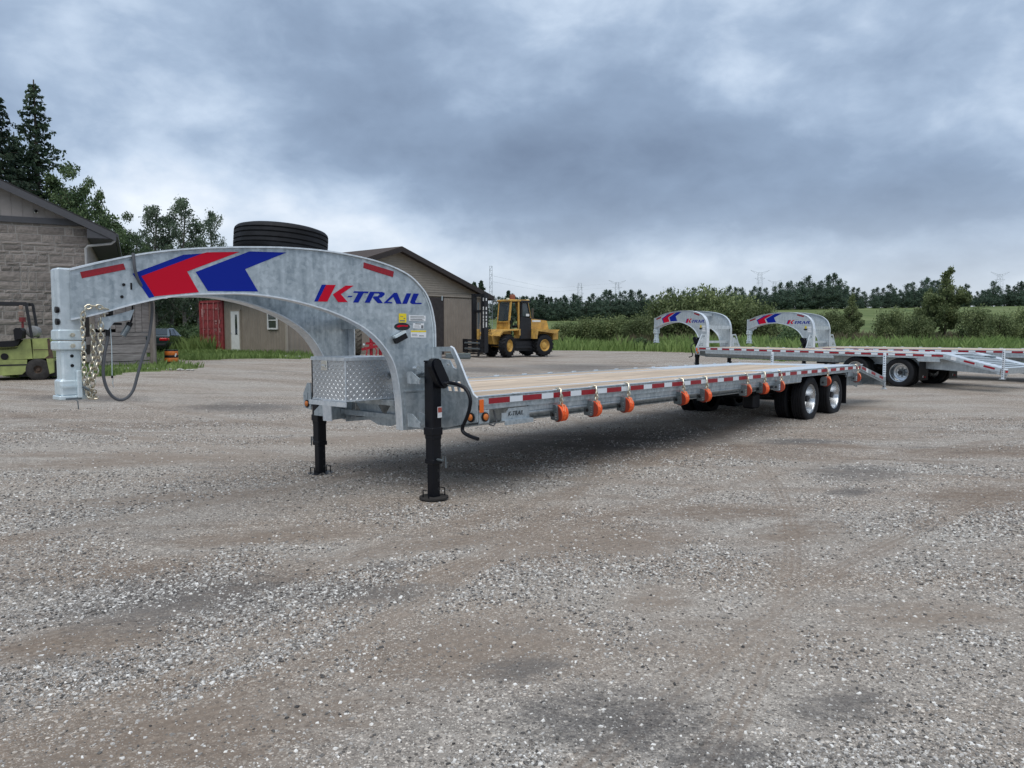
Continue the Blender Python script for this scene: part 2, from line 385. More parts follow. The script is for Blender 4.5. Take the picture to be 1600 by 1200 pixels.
CONC = mat('grey_green_steel', (.12, .145, .14), .7, noise=(8, .3, None, 5))
PYL = mat('lattice_steel', (.30, .33, .36), .55, .3)
BARK = mat('bark', (.085, .068, .055), .95, noise=(9, .4, None, 6))
BARKP = mat('pale_bark', (.22, .21, .185), .9, noise=(5, .5, (.07, .065, .06), 6))
LSPR = leaf('spruce_needles', (.026, .052, .034), (.078, .118, .070))
LASP = leaf('aspen_leaves', (.075, .120, .078), (.20, .26, .175))
LDEC = leaf('broadleaf', (.055, .098, .044), (.150, .210, .095))
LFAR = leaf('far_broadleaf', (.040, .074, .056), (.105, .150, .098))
LWIL = leaf('willow_leaves', (.085, .120, .048), (.215, .255, .112))
LGRS = leaf('grass_blades', (.115, .18, .05), (.26, .35, .12))
LGRB = leaf('brown_grass', (.115, .105, .060), (.22, .19, .115))
DEC = {'c1b':[(0.252,1.964),(0.611,2.128),(0.751,2.147),(0.311,1.949),(0.396,1.797),(0.358,1.786)],'c1r':[(0.311,1.949),(0.751,2.147),(0.785,2.158),(1.036,2.179),(0.634,2.0),(0.716,1.843),(0.396,1.8)],'c2b':[(0.697,2.0),(1.116,2.188),(1.419,2.199),(1.076,2.042),(1.177,1.865),(0.784,1.855)],'kb':[(1.724,1.943),(1.762,1.945),(1.683,1.798),(1.653,1.797)],'kr':[(1.763,1.944),(1.85,1.946),(1.77,1.799),(1.685,1.797)],'kr2':[(1.941,1.944),(2.018,1.947),(1.896,1.867),(1.959,1.8),(1.87,1.797),(1.822,1.863)],'dash':[(1.968,1.855),(2.006,1.856),(1.999,1.845),(1.956,1.843)],'T':[(2.022,1.898),(2.163,1.9),(2.154,1.884),(2.112,1.884),(2.06,1.798),(2.01,1.798),(2.061,1.884),(2.013,1.884)],'R1':[(2.175,1.899),(2.226,1.9),(2.169,1.8),(2.121,1.799)],'R2':[(2.226,1.9),(2.292,1.901),(2.318,1.894),(2.319,1.876),(2.287,1.851),(2.261,1.846),(2.202,1.845),(2.21,1.858),(2.248,1.861),(2.268,1.875),(2.264,1.886),(2.218,1.885)],'R3':[(2.202,1.845),(2.261,1.846),(2.301,1.799),(2.25,1.798)],'A1':[(2.415,1.898),(2.446,1.898),(2.491,1.798),(2.438,1.797),(2.406,1.859)],'A2':[(2.415,1.898),(2.406,1.859),(2.346,1.812),(2.391,1.812),(2.396,1.801),(2.306,1.799)],'I':[(2.544,1.898),(2.592,1.898),(2.545,1.8),(2.497,1.799)],'Lt':[(2.616,1.898),(2.673,1.899),(2.632,1.823),(2.637,1.812),(2.703,1.813),(2.697,1.801),(2.598,1.799),(2.579,1.815)],'yel':[(2.461,1.709),(2.538,1.709),(2.537,1.626),(2.46,1.626)],'yelp':[[(2.468,1.648),(2.522,1.648),(2.52,1.636),(2.468,1.636)],[(2.475,1.685),(2.504,1.682),(2.5,1.677),(2.475,1.68)],[(2.508,1.668),(2.525,1.668),(2.525,1.66),(2.508,1.66)]],'w1':[(2.564,1.696),(2.743,1.693),(2.74,1.639),(2.564,1.642)],'w1p':[[(2.579,1.686),(2.724,1.685),(2.724,1.681),(2.579,1.681)],[(2.579,1.674),(2.732,1.673),(2.732,1.669),(2.579,1.669)],[(2.579,1.661),(2.706,1.66),(2.706,1.655),(2.579,1.657)],[(2.579,1.653),(2.719,1.652),(2.719,1.647),(2.579,1.648)]],'oval':[(2.574,1.588),(2.571,1.579),(2.563,1.57),(2.549,1.562),(2.532,1.557),(2.513,1.553),(2.492,1.552),(2.471,1.553),(2.451,1.556),(2.435,1.562),(2.422,1.569),(2.414,1.577),(2.411,1.587),(2.414,1.596),(2.422,1.604),(2.435,1.612),(2.452,1.618),(2.472,1.621),(2.493,1.623),(2.514,1.622),(2.533,1.619),(2.55,1.613),(2.563,1.606),(2.571,1.597)],'ovalr':[[(2.433,1.589),(2.458,1.603),(2.555,1.6),(2.549,1.586),(2.495,1.59),(2.453,1.58)]],'ovalw':[[(2.461,1.574),(2.528,1.584),(2.534,1.578),(2.474,1.566)]],'w2':[(2.608,1.622),(2.723,1.62),(2.721,1.57),(2.607,1.572)],'w2p':[[(2.629,1.619),(2.689,1.618),(2.689,1.61),(2.629,1.611)],[(2.693,1.602),(2.716,1.602),(2.716,1.573),(2.692,1.574)],[(2.62,1.598),(2.671,1.597),(2.671,1.594),(2.62,1.595)],[(2.62,1.587),(2.68,1.586),(2.68,1.583),(2.62,1.584)]],'w3':[(2.582,1.553),(2.746,1.554),(2.744,1.484),(2.581,1.487)],'w3y':[(2.583,1.552),(2.745,1.553),(2.744,1.537),(2.583,1.537)],'w3p':[[(2.594,1.519),(2.645,1.519),(2.645,1.515),(2.594,1.516)],[(2.594,1.507),(2.653,1.505),(2.653,1.502),(2.594,1.504)],[(2.67,1.507),(2.722,1.505),(2.721,1.498),(2.67,1.499)]],'sw':[(2.395,1.497),(2.506,1.541),(2.522,1.489),(2.418,1.434)],'ref1':[(-0.089,1.959),(0.193,2.037),(0.206,1.993),(-0.079,1.914)],'ref2':[(2.118,2.159),(2.415,2.093),(2.404,2.04),(2.113,2.108)]}
TOPC = [(-0.152,1.965),(0.014,2.02),(0.225,2.084),(0.446,2.135),(0.676,2.172),(0.917,2.199),(1.169,2.219),(1.435,2.232),(1.714,2.23),(1.948,2.212),(2.16,2.183),(2.318,2.149),(2.447,2.11),(2.578,2.049),(2.679,1.964),(2.746,1.882),(2.793,1.774),(2.82,1.653),(2.832,1.531),(2.832,1.1),(2.832,0.62)]
BOTC = [(-0.16,1.623),(-0.059,1.647),(0.044,1.677),(0.215,1.733),(0.345,1.77),(0.48,1.803),(0.666,1.829),(0.858,1.843),(1.058,1.85),(1.264,1.836),(1.48,1.803),(1.705,1.749),(1.878,1.691),(2.058,1.609),(2.181,1.529),(2.275,1.442),(2.344,1.354),(2.396,1.264),(2.432,1.145),(2.457,0.995),(2.473,0.814),(2.483,0.62)]
# ---------------------------------------------------------------- gooseneck trailers (local x = rearwards, y = far side, z = up)
def neck_pt(side, t, z, w):
    return (-2.55+.9785*t-.2061*w, side*(.12+.2061*t+.9785*w), z)
def mapped(mb0, side, w0=0.0):
    m = MB(); m.v = [neck_pt(side, p[0], p[1], p[2]+w0) for p in mb0.v]; m.f = mb0.f; m.sm = mb0.sm; return m
def decal(polys, th=.0025):
    m = MB()
    for p in polys: m.prism(p, Matrix.Identity(4), th)
    return m
def strip_along(path, wa, wb, th, outward):
    """flange plate following a (t,z) path; outward = +1 grows to the left of the path direction"""
    m = MB(); n = len(path); vs = []
    for i, (t, z) in enumerate(path):
        a = path[max(i-1,0)]; b = path[min(i+1,n-1)]; dx, dz = b[0]-a[0], b[1]-a[1]; L = math.hypot(dx, dz); nx, nz = -dz/L*outward, dx/L*outward
        for w, k in ((wa,0),(wb,0),(wb,th),(wa,th)): vs.append((t+nx*k, z+nz*k, w))
    fs = []
    for i in range(n-1):
        for k in range(4): fs.append((i*4+k, i*4+(k+1)%4, i*4+4+(k+1)%4, i*4+4+k))
    fs += [(0,1,2,3), tuple((n-1)*4+k for k in (3,2,1,0))]
    return m.add(vs, fs)
def smooth_path(p, n=3):
    out = []
    for i in range(len(p)-1):
        p0 = p[max(i-1,0)]; p1 = p[i]; p2 = p[i+1]; p3 = p[min(i+2,len(p)-1)]
        for k in range(n):
            u = k/n
            out.append(tuple(.5*((2*p1[j])+(-p0[j]+p2[j])*u+(2*p0[j]-5*p1[j]+4*p2[j]-p3[j])*u*u+(-p0[j]+3*p1[j]-3*p2[j]+p3[j])*u**3) for j in range(len(p1))))
    return out+[p[-1]]
def wheel_mesh(parent, s, y, z, out, rubber=RUBBER, simple=False):
    """out = -1/+1: side the dish opens to"""
    w = thing('wheel', None, None, (s, y, z), parent=parent)
    A = Matrix.Rotation(math.pi/2, 4, 'X') if out < 0 else Matrix.Rotation(-math.pi/2, 4, 'X')
    R, hw = .400, .112; g = .011
    prof = [(.258,-.098),(.30,-.112),(.345,-.116),(.375,-.108),(.388,-.100),(R-.004,-.094)]
    for c in (-.062,-.021,.021,.062):
        prof += [(R,c-.0085),(R-g,c-.005),(R-g,c+.005),(R,c+.0085)]
    prof += [(R-.004,.094),(.388,.100),(.375,.108),(.345,.116),(.30,.112),(.258,.098)]
    t = MB().lathe(prof, 48, A); t.build('tyre', rubber, w)
    if simple: return w
    r = MB().lathe([(.262,.100),(.262,.090),(.244,.085),(.236,.07),(.228,-.05),(.215,-.075),(.165,-.085),(.155,-.10),(.10,-.105),(.09,-.09)], 36, A)
    r.build('rim', ALU, w)
    h = MB().lathe([(.095,-.10),(.085,-.03),(.07,-.015),(.0,-.01)], 20, A)
    for k in range(8):
        a = k*math.pi/4; h.cyl((.118*math.cos(a), (.085 if out < 0 else -.085), .118*math.sin(a)), .014, .05, 'y', 8)
    h.build('hub', STEELD, w)
    return w
WOODY = [(-1.19,-.76,3),(-.665,.665,8),(.76,1.19,3)]
def make_trailer(matrix, brk, ax, main, label, tail=1.72, ztail=.622):
    GALV = globals()['GALV'] if main else GALVL  # parked trailers: brightness from their facing is put into a paler zinc colour
    T = thing('gooseneck_trailer', label, 'trailer', matrix=matrix, group='galvanised gooseneck trailers')
    rs = brk+tail                                     # tail end of the sloping dovetail
    def B(name, mb, m, parent=T, fix=False): return mb.build(name, m, parent, fix=fix)
    ZD = .944
    # --- coupler post at the nose
    cp = B('coupler', MB().box((-2.70,0,1.75),(.155,.155,.47), bev=.012), GALVL)
    B('collar', MB().box((-2.70,0,1.507),(.175,.175,.077), bev=.01).box((-2.70,0,1.429),(.182,.182,.068), bev=.01), GALV2, cp)
    lo = MB().box((-2.70,0,1.28),(.132,.132,.25), bev=.014).box((-2.70,0,1.125),(.165,.150,.125), bev=.015).box((-2.70,0,1.053),(.185,.165,.032), bev=.006)
    lo.box((-2.665,-.09,1.15),(.035,.035,.20), bev=.006).box((-2.74,-.088,1.135),(.10,.012,.012))
    B('coupler_tube', lo, GALV2, cp)
    for z in (1.685,1.60):
        B('bolt', MB().cyl((-2.784,-.062,z), .023, .02, 'x', 12), BLACKPL, cp)
    for z in (1.507,1.429):
        B('bolt', MB().cyl((-2.70,-.098,z), .016, .018, 'y', 6, False), ZINCG, cp)
    for z in (1.355,1.285): B('bolt_hole', MB().cyl((-2.70,-.0668,z), .012, .004, 'y', 10), BLACKPL, cp)
    B('latch_plate', MB().box((-2.705,-.085,1.046),(.10,.03,.014)).tube([(-2.70,-.11,1.04),(-2.69,-.12,1.03),(-2.685,-.115,.97)], .004, 6).tube([(-2.65,-.115,1.135),(-2.61,-.125,1.105)], .011, 8), STEELD, cp)
    # --- the two curved neck beams
    top = smooth_path(TOPC, 3); bot = smooth_path(BOTC, 3)
    for side in (-1, 1):
        web = MB().prism([*bot, *top[::-1]], Matrix.Identity(4), .012)
        nb = B('neck_beam', mapped(web, side, -.012), GALV, fix=True)
        B('top_flange', mapped(strip_along(top, -.10, .022, .012, 1), side), GALVE, nb, True)
        B('bottom_flange', mapped(strip_along(bot, -.10, .022, .012, -1), side), GALVE, nb, True)
        B('weld_bead', mapped(MB().tube([(t-.012, z, .004) for t, z in top[44:]], .006, 6), side), GALV2, nb, True)
        foot = MB().box((2.66,.80,.006),(.30,.36,.012)); foot.box((2.66,.985,.012),(.32,.012,.024))
        B('foot_plate', mapped(foot, side), GALV, nb, True)
        if side < 0:
            for k, m in (('c1b',BLUE),('c1r',RED),('c2b',BLUE)): B('chevron', mapped(decal([DEC[k]]), side, .001 if k != 'c1r' else .0016), m, nb, True)
            B('lettering', mapped(decal([DEC[k] for k in ('kr','kr2')]), side, .001), RED, nb, True)
            B('lettering', mapped(decal([DEC[k] for k in ('kb','dash','T','R1','R2','R3','A1','A2','I','Lt')]), side, .001), BLUE, nb, True)
            for k in ('ref1','ref2'): B('red_reflector', mapped(decal([DEC[k]]), side, .001), TAPER, nb, True)
            B('warning_sticker', mapped(decal([DEC['yel']]), side, .001), YELV, nb, True)
            B('oval_sticker', mapped(decal([DEC['oval']]), side, .001), BLACKV, nb, True)
            for k in ('w1','w2','w3'): B('white_sticker', mapped(decal([DEC[k]]), side, .001), WHITEV, nb, True)
            if main:
                [B('sticker_print', mapped(decal(DEC[k], .001), side, .0036), INK, nb, True) for k in ('yelp','w1p','w2p','w3p')]
                B('sticker_print', mapped(decal(DEC['ovalr'], .001), side, .0036), RED, nb, True)
                B('sticker_print', mapped(decal([DEC['w3y']], .001), side, .0034), YELV, nb, True)
                c = [sum(p[i] for p in DEC['sw'])/4 for i in (0,1)]
                dv = MB().box((c[0]-.004,c[1]-.012,.035),(.125,.048,.05), Matrix.Rotation(math.radians(-2),4,'Z') @ Matrix.Rotation(math.radians(28),4,'Z'))
                B('brake_switch', mapped(dv, side), BLACKPL, nb, True)
                dv = MB().box((c[0]-.015,c[1]+.025,.04),(.125,.02,.05), Matrix.Rotation(math.radians(26),4,'Z'))
                B('switch_bracket', mapped(dv, side), GALV2, nb, True)
                pts = [(t,z,.008) for t,z in ((.165,1.90),(.205,1.955),(.215,1.88))]
                [B('bolt_hole', mapped(q, side), BLACKPL, nb, True) for q in (MB().cyl((.19,1.88,.002),.012,.006,'z',8), MB().cyl((.175,1.79,.002),.012,.006,'z',8), MB().box((.24,1.87,.003),(.012,.05,.006)))]
    # --- cross members of the neck
    for c, dm in (((.17,0,1.64),(.10,1.36,.12)),((.10,0,1.12),(.07,1.30,.08)),((-.55,0,2.10),(.12,1.0,.10)),((-1.25,0,2.155),(.12,.70,.08)),((-1.9,0,2.10),(.12,.44,.08))): B('cross_member', MB().box(c, dm), GALV)
    hole = lambda pts: pts
    bk = MB().prism([(-.67,.90),(-.67,.585),(-.24,.635),(-.10,.592),(.10,.592),(.24,.635),(.67,.585),(.67,.90)], frame((.16,0,0),(0,1,0),(0,0,1),(1,0,0)), .012,
                    [[(-.60,.63),(-.33,.66),(-.52,.84)],[(.60,.63),(.52,.84),(.33,.66)],[(-.14,.84),(.14,.84),(0,.68)]])
    B('bulkhead', bk, GALV, fix=True)
    B('bulkhead_brace', MB().beam((.12,-.66,.70),(.12,.66,.70),.06,.05).beam((-.05,-.45,.86),(-.05,.45,.86),.05,.05), GALV)
    # --- headboard wings with lightening holes
    def rect(y0,y1,z0,z1,sl): return [(y0,z0),(y1,z0),(y1-sl,z1),(y0-sl,z1)]
    for side in (-1,1):
        poly = [(.69,1.397),(.945,1.40),(.985,1.385),(1.01,1.35),(1.056,1.28),(1.156,1.10),(1.245,.965),(1.295,.935),(1.295,.715),(1.194,.70),(.90,.635),(.70,.62)]
        holes = [[(.81,1.285),(.935,1.275),(.985,1.205),(1.03,1.19),(1.035,1.215),(.99,1.30),(.95,1.355),(.82,1.355)]]
        for i in range(3):
            y0 = .90+.07*i
            holes.append(rect(y0,y0+.05,1.045,1.078,.012)); holes.append(rect(y0+.01+.012*i,y0+.065+.012*i,.985,1.025,.012))
        lx = .192 if side < 0 else .045
        hb = MB().prism([(p[0]*side,p[1]) for p in poly], frame((.205,0,0),(0,1,0),(0,0,1),(1,0,0)), .014, [[(p[0]*side,p[1]) for p in h] for h in holes])
        h = B('headboard_wing', hb, GALV, fix=True)
        B('wing_edge', MB().tube([(.212, side*(p[0]+.004), p[1]) for p in poly[1:8]], .009, 6), GALVE, h)
        lp = MB().cyl((lx+.006, side*1.245 if side > 0 else side*1.222, .755), .044, .014, 'x', 20); B('lamp_grommet', lp, BLACKPL, h)
        B('marker_lamp', MB().lathe([(0,.02),(.02,.018),(.031,.008),(.031,0)], 16, frame((lx,side*1.245 if side > 0 else side*1.222,.755),(0,0,1),(0,1,0),(-1,0,0))), AMBER, h)
        if side > 0: B('lamp_plate', MB().prism([(1.17,.69),(1.315,.71),(1.325,.86),(1.24,.99),(1.17,.99)], frame((.05,0,0),(0,1,0),(0,0,1),(1,0,0)), .012).box((.12,1.24,.80),(.15,.012,.16)), GALV, h, True)
        sb = MB().box((.305,side*1.285,.755),(.14,.012,.125), bev=.005)
        b = B('lamp_bracket', sb, GALV)
        B('lamp_grommet', MB().cyl((.31, side*1.296, .755), .044, .014, 'y', 20), BLACKPL, b)
        B('marker_lamp', MB().lathe([(0,.02),(.02,.018),(.031,.008),(.031,0)], 16, frame((.31,side*1.303,.755),(1,0,0),(0,0,side),(0,side,0))), AMBER, b)
        B('corner_reflector', MB().box((.262,side*1.299,.858),(.055,.008,.12), bev=.003), ORANGEL, h)
    # --- landing jacks
    for side in (-1,1):
        y = side*.929
        j = B('landing_jack', MB().box((0,y,.905),(.114,.114,.71), bev=.008).box((0,y,.625),(.128,.128,.07), bev=.006).box((0,y,.475),(.106,.106,.30), bev=.008).box((0,y,.345),(.116,.116,.045), bev=.006), BLACKP)
        inner = MB().box((0,y,.18),(.088,.088,.34), bev=.008); B('inner_leg', inner, BLACKP, j)
        B('leg_hole', MB().cyl((.020,y-.0445,.26), .013, .004, 'y', 10).cyl((.020,y-.0445,.17), .013, .004, 'y', 10).cyl((.020,y-.0445,.09), .013, .004, 'y', 10), BLACKV, j)
        ft = MB().cyl((0,y,.010), .135, .016, 'z', 32)
        B('foot', ft, RUBBERD if side < 0 else BLACKP, j)
        hd = MB()
        for sx in (-1,1): hd.tube([(sx*.125*.8,y-.04,.018),(sx*.125*.8,y-.04,.085),(sx*.125*.8,y+.035,.085),(sx*.125*.8,y+.035,.018)], .006, 6)
        B('foot_handle', hd, BLACKP, j)
        pn = MB().tube([(-.0,y-side*0+side*.05,.365),(0,y+side*.13,.365)], .012, 8).tube([(0,y+side*.13,.365),(0,y+side*.135,.40),(.0,y+side*.165,.40),(0,y+side*.17,.30)], .007, 6)
        B('lock_pin', pn, STEELD, j)
        for z0, z1 in ((1.06,1.17),(.66,.78)):
            for s in (-.10,.03):
                br = MB().prism([(.70,z0),(.875,z0),(.875,z0+.045),(.76,z1),(.70,z1)] if True else [], frame((s,0,0),(0,side,0),(0,0,1),(side,0,0)), .012)
                B('jack_bracket', br, GALV, fix=True)
        B('gear_cap', MB().box((0,y,1.268),(.118,.118,.016), bev=.004), BLACKP, j)
        if side < 0:
            gb = MB(); arc = [(.065*math.cos(a), .065*math.sin(a)) for a in np.linspace(0, math.pi, 9)]
            gp = [(a, b+.17) for a, b in arc]+[(-a, -b) for a, b in arc]
            gb.prism(gp, frame((.025,y-.062,1.085),(.87,0,.5),(-.5,0,.87),(0,-1,0)), .062)
            gb.prism([(a*.72, b*.93+.006) for a, b in gp], frame((.025,y-.124,1.085),(.87,0,.5),(-.5,0,.87),(0,-1,0)), .018)
            g = B('gearbox', gb, BLACKP, j, True)
            B('gear_bolt', MB().cyl((.035,y-.15,1.07), .016, .03, 'y', 8).cyl((.06,y-.145,1.24),.008,.02,'y',6), CHROME, j)
            ck = [(.05,-1.02,1.075),(.06,-1.10,1.073),(.06,-1.204,1.061),(.06,-1.295,1.03),(.06,-1.343,.975),(.06,-1.359,.913),(.06,-1.333,.815),(.06,-1.283,.725),(.06,-1.255,.677),(.06,-1.266,.637),(.06,-1.339,.609),(.06,-1.452,.59)]
            B('crank_handle', MB().tube(smooth_path(ck, 4), .017, 10), BLACKP, j)
            B('label_plate', MB().box((.03,y-.0585,.80),(.052,.003,.10)), WHITEV, j); B('label_plate', MB().box((.03,y-.0605,.822),(.046,.003,.045)), mat('red_label', (.38,.08,.06), .5), j)
    B('cross_shaft', MB().tube([(.02,-.93,1.13),(.02,1.06,1.13)], .016, 8), STEELD)
    B('shaft_bolt', MB().cyl((-.02,-.72,1.20), .022, .05, 'y', 8).cyl((-.03,-.72,1.13), .018, .05, 'y', 8).box((.02,-.76,1.165),(.08,.07,.012)), CHROME)
    # --- main beams, cross sills, side rails
    for side in (-1,1):
        y = side*.71
        B('main_beam', MB().box(((.2+rs)/2-.4,y,.75),(rs-1.0,.012,.29)).box(((.2+rs)/2-.4,y,.605),(rs-1.0,.15,.014)).box(((.2+rs)/2-.4,y,.888),(rs-1.0,.15,.014)), GALV)
        rl = MB(); x0, x1 = .225, brk
        rl.box(((x0+x1)/2,side*1.286,.905),(x1-x0,.014,.078)).box(((x0+x1)/2,side*1.245,.938),(x1-x0,.096,.012))
        rl.box(((x0+x1)/2,side*1.272,.845),(x1-x0,.012,.048))
        r = B('side_rail', rl, GALV)
        # stake-rail channel under the tape, cut away over the wheels
        for a, b in ((.95, ax[0]-.62), (ax[1]+.50, brk-.1)) if brk > 9 else ((.6, ax[0]-.62), (ax[1]+.50, brk-.1)):
            B('rail_channel', MB().box(((a+b)/2,side*1.255,.795),(b-a,.02,.06)).tube([(a,side*1.235,.748),(b,side*1.235,.748)], .026, 10).box(((a+b)/2,side*1.262,.823),(b-a,.035,.010)), GALV, r)
        n = int((brk-.36)/.472)+1
        for k in range(n):
            s0 = .362+.472*k; L = min(.285, brk-s0-.01)
            if side < 0:
                B('red_tape', MB().box((s0+L/2,side*1.2945,.898),(L,.003,.052)), TAPER, r)
                if k < n-1 and s0+.472 < brk-.02: B('silver_tape', MB().box((s0+.3785,side*1.2945,.898),(.183,.003,.052)), TAPEW, r)
        for k in range(int(brk/.61)): B('stake_pocket', MB().box((.75+.61*k,side*1.287,.95),(.10,.022,.014), bev=.003), GALVE, r)
    for k in range(int(brk/.406)): B('cross_sill', MB().box((.4+.406*k,0,.86),(.06,2.5,.085)), GALV)
    # --- deck boards (pieces butted end to end), steel strips, wheel plates
    pstart = ax[0]-1.62
    bi = 0
    for y0, y1, n in WOODY:
        w = (y1-y0)/n
        for i in range(n):
            yc = y0+w*(i+.5); end = brk-1.0 if n == 8 else pstart-.02
            cuts = [.24]
            while cuts[-1] < end-.01: cuts.append(min(end, cuts[-1]+(3.66 if len(cuts) > 1 else (3.66 if i % 2 else 2.4))))
            for a, b in zip(cuts[:-1], cuts[1:]):
                dz = RNG.uniform(-.005,.002)
                p = MB().box((0,0,0),(b-a-.006,w-.011,.036), bev=.005); o = B('deck_board', p, DECKW); o.location = ((a+b)/2, yc, ZD-.020+dz)
    for y in (-.712,.712): B('deck_strip', MB().box((.24+(brk-.26)/2-.0,y,ZD-.012),(brk-.28,.085,.02)), GALVE)
    for side in (-1,1):
        B('wheel_plate', MB().box(((pstart+brk)/2,side*.978,ZD-.004),(brk-pstart,.44,.012)), GALVE)
    B('tail_plate', MB().box((brk-.49,0,ZD-.006),(.99,1.325,.012)), GALVE)
    # --- dovetail
    dv = MB(); za, zb = ZD, ztail
    ang = math.atan2(zb-za, rs-brk); Ld = math.hypot(zb-za, rs-brk); Md = Matrix.Translation((brk,0,za)) @ Matrix.Rotation(-ang, 4, 'Y')
    dt = MB()
    for side in (-1,1):
        dt.box((Ld/2,side*1.286,-.045),(Ld,.014,.09), None); dt.box((Ld/2,side*1.27,-.10),(Ld,.012,.05)); dt.box((Ld/2,side*.71,-.12),(Ld,.02,.22))
    for k in range(9): dt.box((.12+k*(Ld-.2)/8,0,-.03),(.05,2.5,.05))
    dt.box((Ld-.03,0,-.08),(.06,2.56,.16))
    dt.v = [tuple(Md @ Vector(p)) for p in dt.v]
    D = B('dovetail', dt, GALV)
    for x in (-.98,.98):
        t = MB().box((Ld/2,x,-.004),(Ld-.02,.44,.012)); t.v = [tuple(Md @ Vector(p)) for p in t.v]; B('tread_plate', t, GALVE, D)
    for k, s0 in enumerate((.08,.72,1.28) if tail > 1.5 else (.50,.97)):
        t = MB().box((s0+.14,-1.2945,-.042),(.26,.003,.05)); t.v = [tuple(Md @ Vector(p)) for p in t.v]; B('red_tape', t, TAPER, D)
    t = MB().box((.42 if tail > 1.5 else .26,-1.2965,-.05),(.13,.006,.085), bev=.002); t.v = [tuple(Md @ Vector(p)) for p in t.v]; B('side_plate', t, WHITEV, D)
    for yy in (-.82,.83): B('tail_gusset', MB().prism([(brk-1.15,.80),(brk-.1,.80),(rs-.02,ztail-.10),(rs-.02,ztail-.18),(brk-1.15,.55)], frame((0,yy,0),(1,0,0),(0,0,1),(0,-1,0)), .012), GALV, fix=True)
    for side in (-1,1):
        po = MB().box((rs+.035,side*1.25,.765 if tail > 1.5 else .74),(.055,.055,.78 if tail > 1.5 else .73), bev=.004).box((rs+.035,side*1.25,.372),(.11,.11,.014)).tube([(rs+.03,side*1.2,.60),(rs+.13,side*1.2,.60)], .022, 8)
        p = B('ramp_post', po, GALVE)
        hl = MB()
        for k in range(14 if tail > 1.5 else 13): hl.cyl((rs+.035,side*1.279,.43+.05*k), .012, .004, 'y', 8); hl.cyl((rs+.006,side*1.25,.43+.05*k), .012, .004, 'x', 8)
        B('post_hole', hl, BLACKV, p)
        B('tail_lamp', MB().box((rs+.066,side*1.10,.55),(.02,.14,.06), bev=.01), REDL, D)
    # --- running gear: dual wheels on two axles
    for s in ax:
        B('axle', MB().tube([(s,-1.15,.405),(s,1.15,.405)], .055, 12).box((s,-.60,.50),(.10,.09,.10)).box((s,.60,.50),(.10,.09,.10)), DKGR)
        for side in (-1,1):
            wheel_mesh(T, s, side*1.096, .405, side, simple=False); wheel_mesh(T, s, side*.80, .405, side, simple=True)
    for side in (-1,1):
        y = side*.60; hg = MB()
        hg.box((ax[0]-.55,y,.56),(.12,.10,.14)).box(((ax[0]+ax[1])/2,y,.54),(.2,.10,.20)).box((ax[1]+.55,y,.56),(.12,.10,.14))
        for s in ax: hg.box((s,y,.47),(1.0,.08,.045)).box((s,y,.43),(.6,.08,.03))
        B('suspension', hg, DKGR)
    B('brake_unit', MB().box((ax[0]-1.0,-.55,.40),(.25,.22,.25), bev=.03).box((ax[0]-.75,-.45,.36),(.5,.05,.05)).box((ax[0]-1.0,-.55,.60),(.08,.08,.2)), DKGR)
    B('battery_box', MB().box((ax[0]-1.6,.2,.62),(.5,.5,.22), bev=.02), DKGR)
    for side in (-1,1):
        for s in ax:
            fd = MB()
            pr = [(-.50,.80),(-.40,.845),(-.30,.872),(.30,.872),(.40,.845),(.50,.80)]
            vs = []
            for a, b in pr: vs += [(s+a,side*.70,b),(s+a,side*1.27,b)]
            fd.add(vs, [(2*i,2*i+1,2*i+3,2*i+2) for i in range(5)])
            B('wheel_arch', fd, BLACKP)
    for side in (-1,1):
        s = ax[1]+.52
        fb = MB().box((s-.02,side*.95,.80),(.09,.60,.06), bev=.006); B('flap_bracket', fb, GALV)
        f = B('mud_flap', MB().box((s+.02,side*.95,.50),(.012,.56,.58), bev=.005), BLACKPL)
        lt = text_mesh('K', .09, f, 'lettering', WHITEV); lt.matrix_local = frame((s+.0275,side*.95-.07,.28),(0,1,0),(0,0,1),(1,0,0))
        lt = text_mesh('-TRAIL', .05, f, 'lettering', RED); lt.matrix_local = frame((s+.0275,side*.95-.005,.28),(0,1,0),(0,0,1),(1,0,0))
    # --- number plate bracket under the rail
    if main:
        pb = MB().prism([(.56,.70),(.96,.70),(.96,.81),(.66,.81),(.62,.77),(.56,.77)], frame((0,-1.262,0),(1,0,0),(0,0,1),(0,-1,0)), .008)
        pb.box((.76,-1.285,.695),(.41,.06,.01)).box((.76,-1.315,.675),(.41,.008,.035))
        p = B('plate_bracket', pb, GALV, fix=True)
        lt = text_mesh('K-TRAIL', .062, p, 'lettering', BLACKPL); lt.matrix_local = frame((.645,-1.2715,.735),(1,0,0),(0,0,1),(0,-1,0))
        B('cable_loop', MB().tube([(.50,-1.22,.80),(.52,-1.24,.69),(.48,-1.24,.655),(.44,-1.22,.67)], .008, 6), CABLE)
        B('toolbox_mount', MB().box((-.515,0,.865),(.02,.60,.045)), GALVE)
        tb = MB().box((-.21,0,1.09),(.57,.548,.40), bev=.006); X = B('toolbox', tb, TREADP)
        B('lid', MB().box((-.212,0,1.298),(.592,.568,.016), bev=.004).box((-.505,0,1.283),(.006,.568,.022)).box((-.212,-.2815,1.283),(.592,.005,.022)), GALVE, X)
        lug = MB(); rg = random.Random(3)
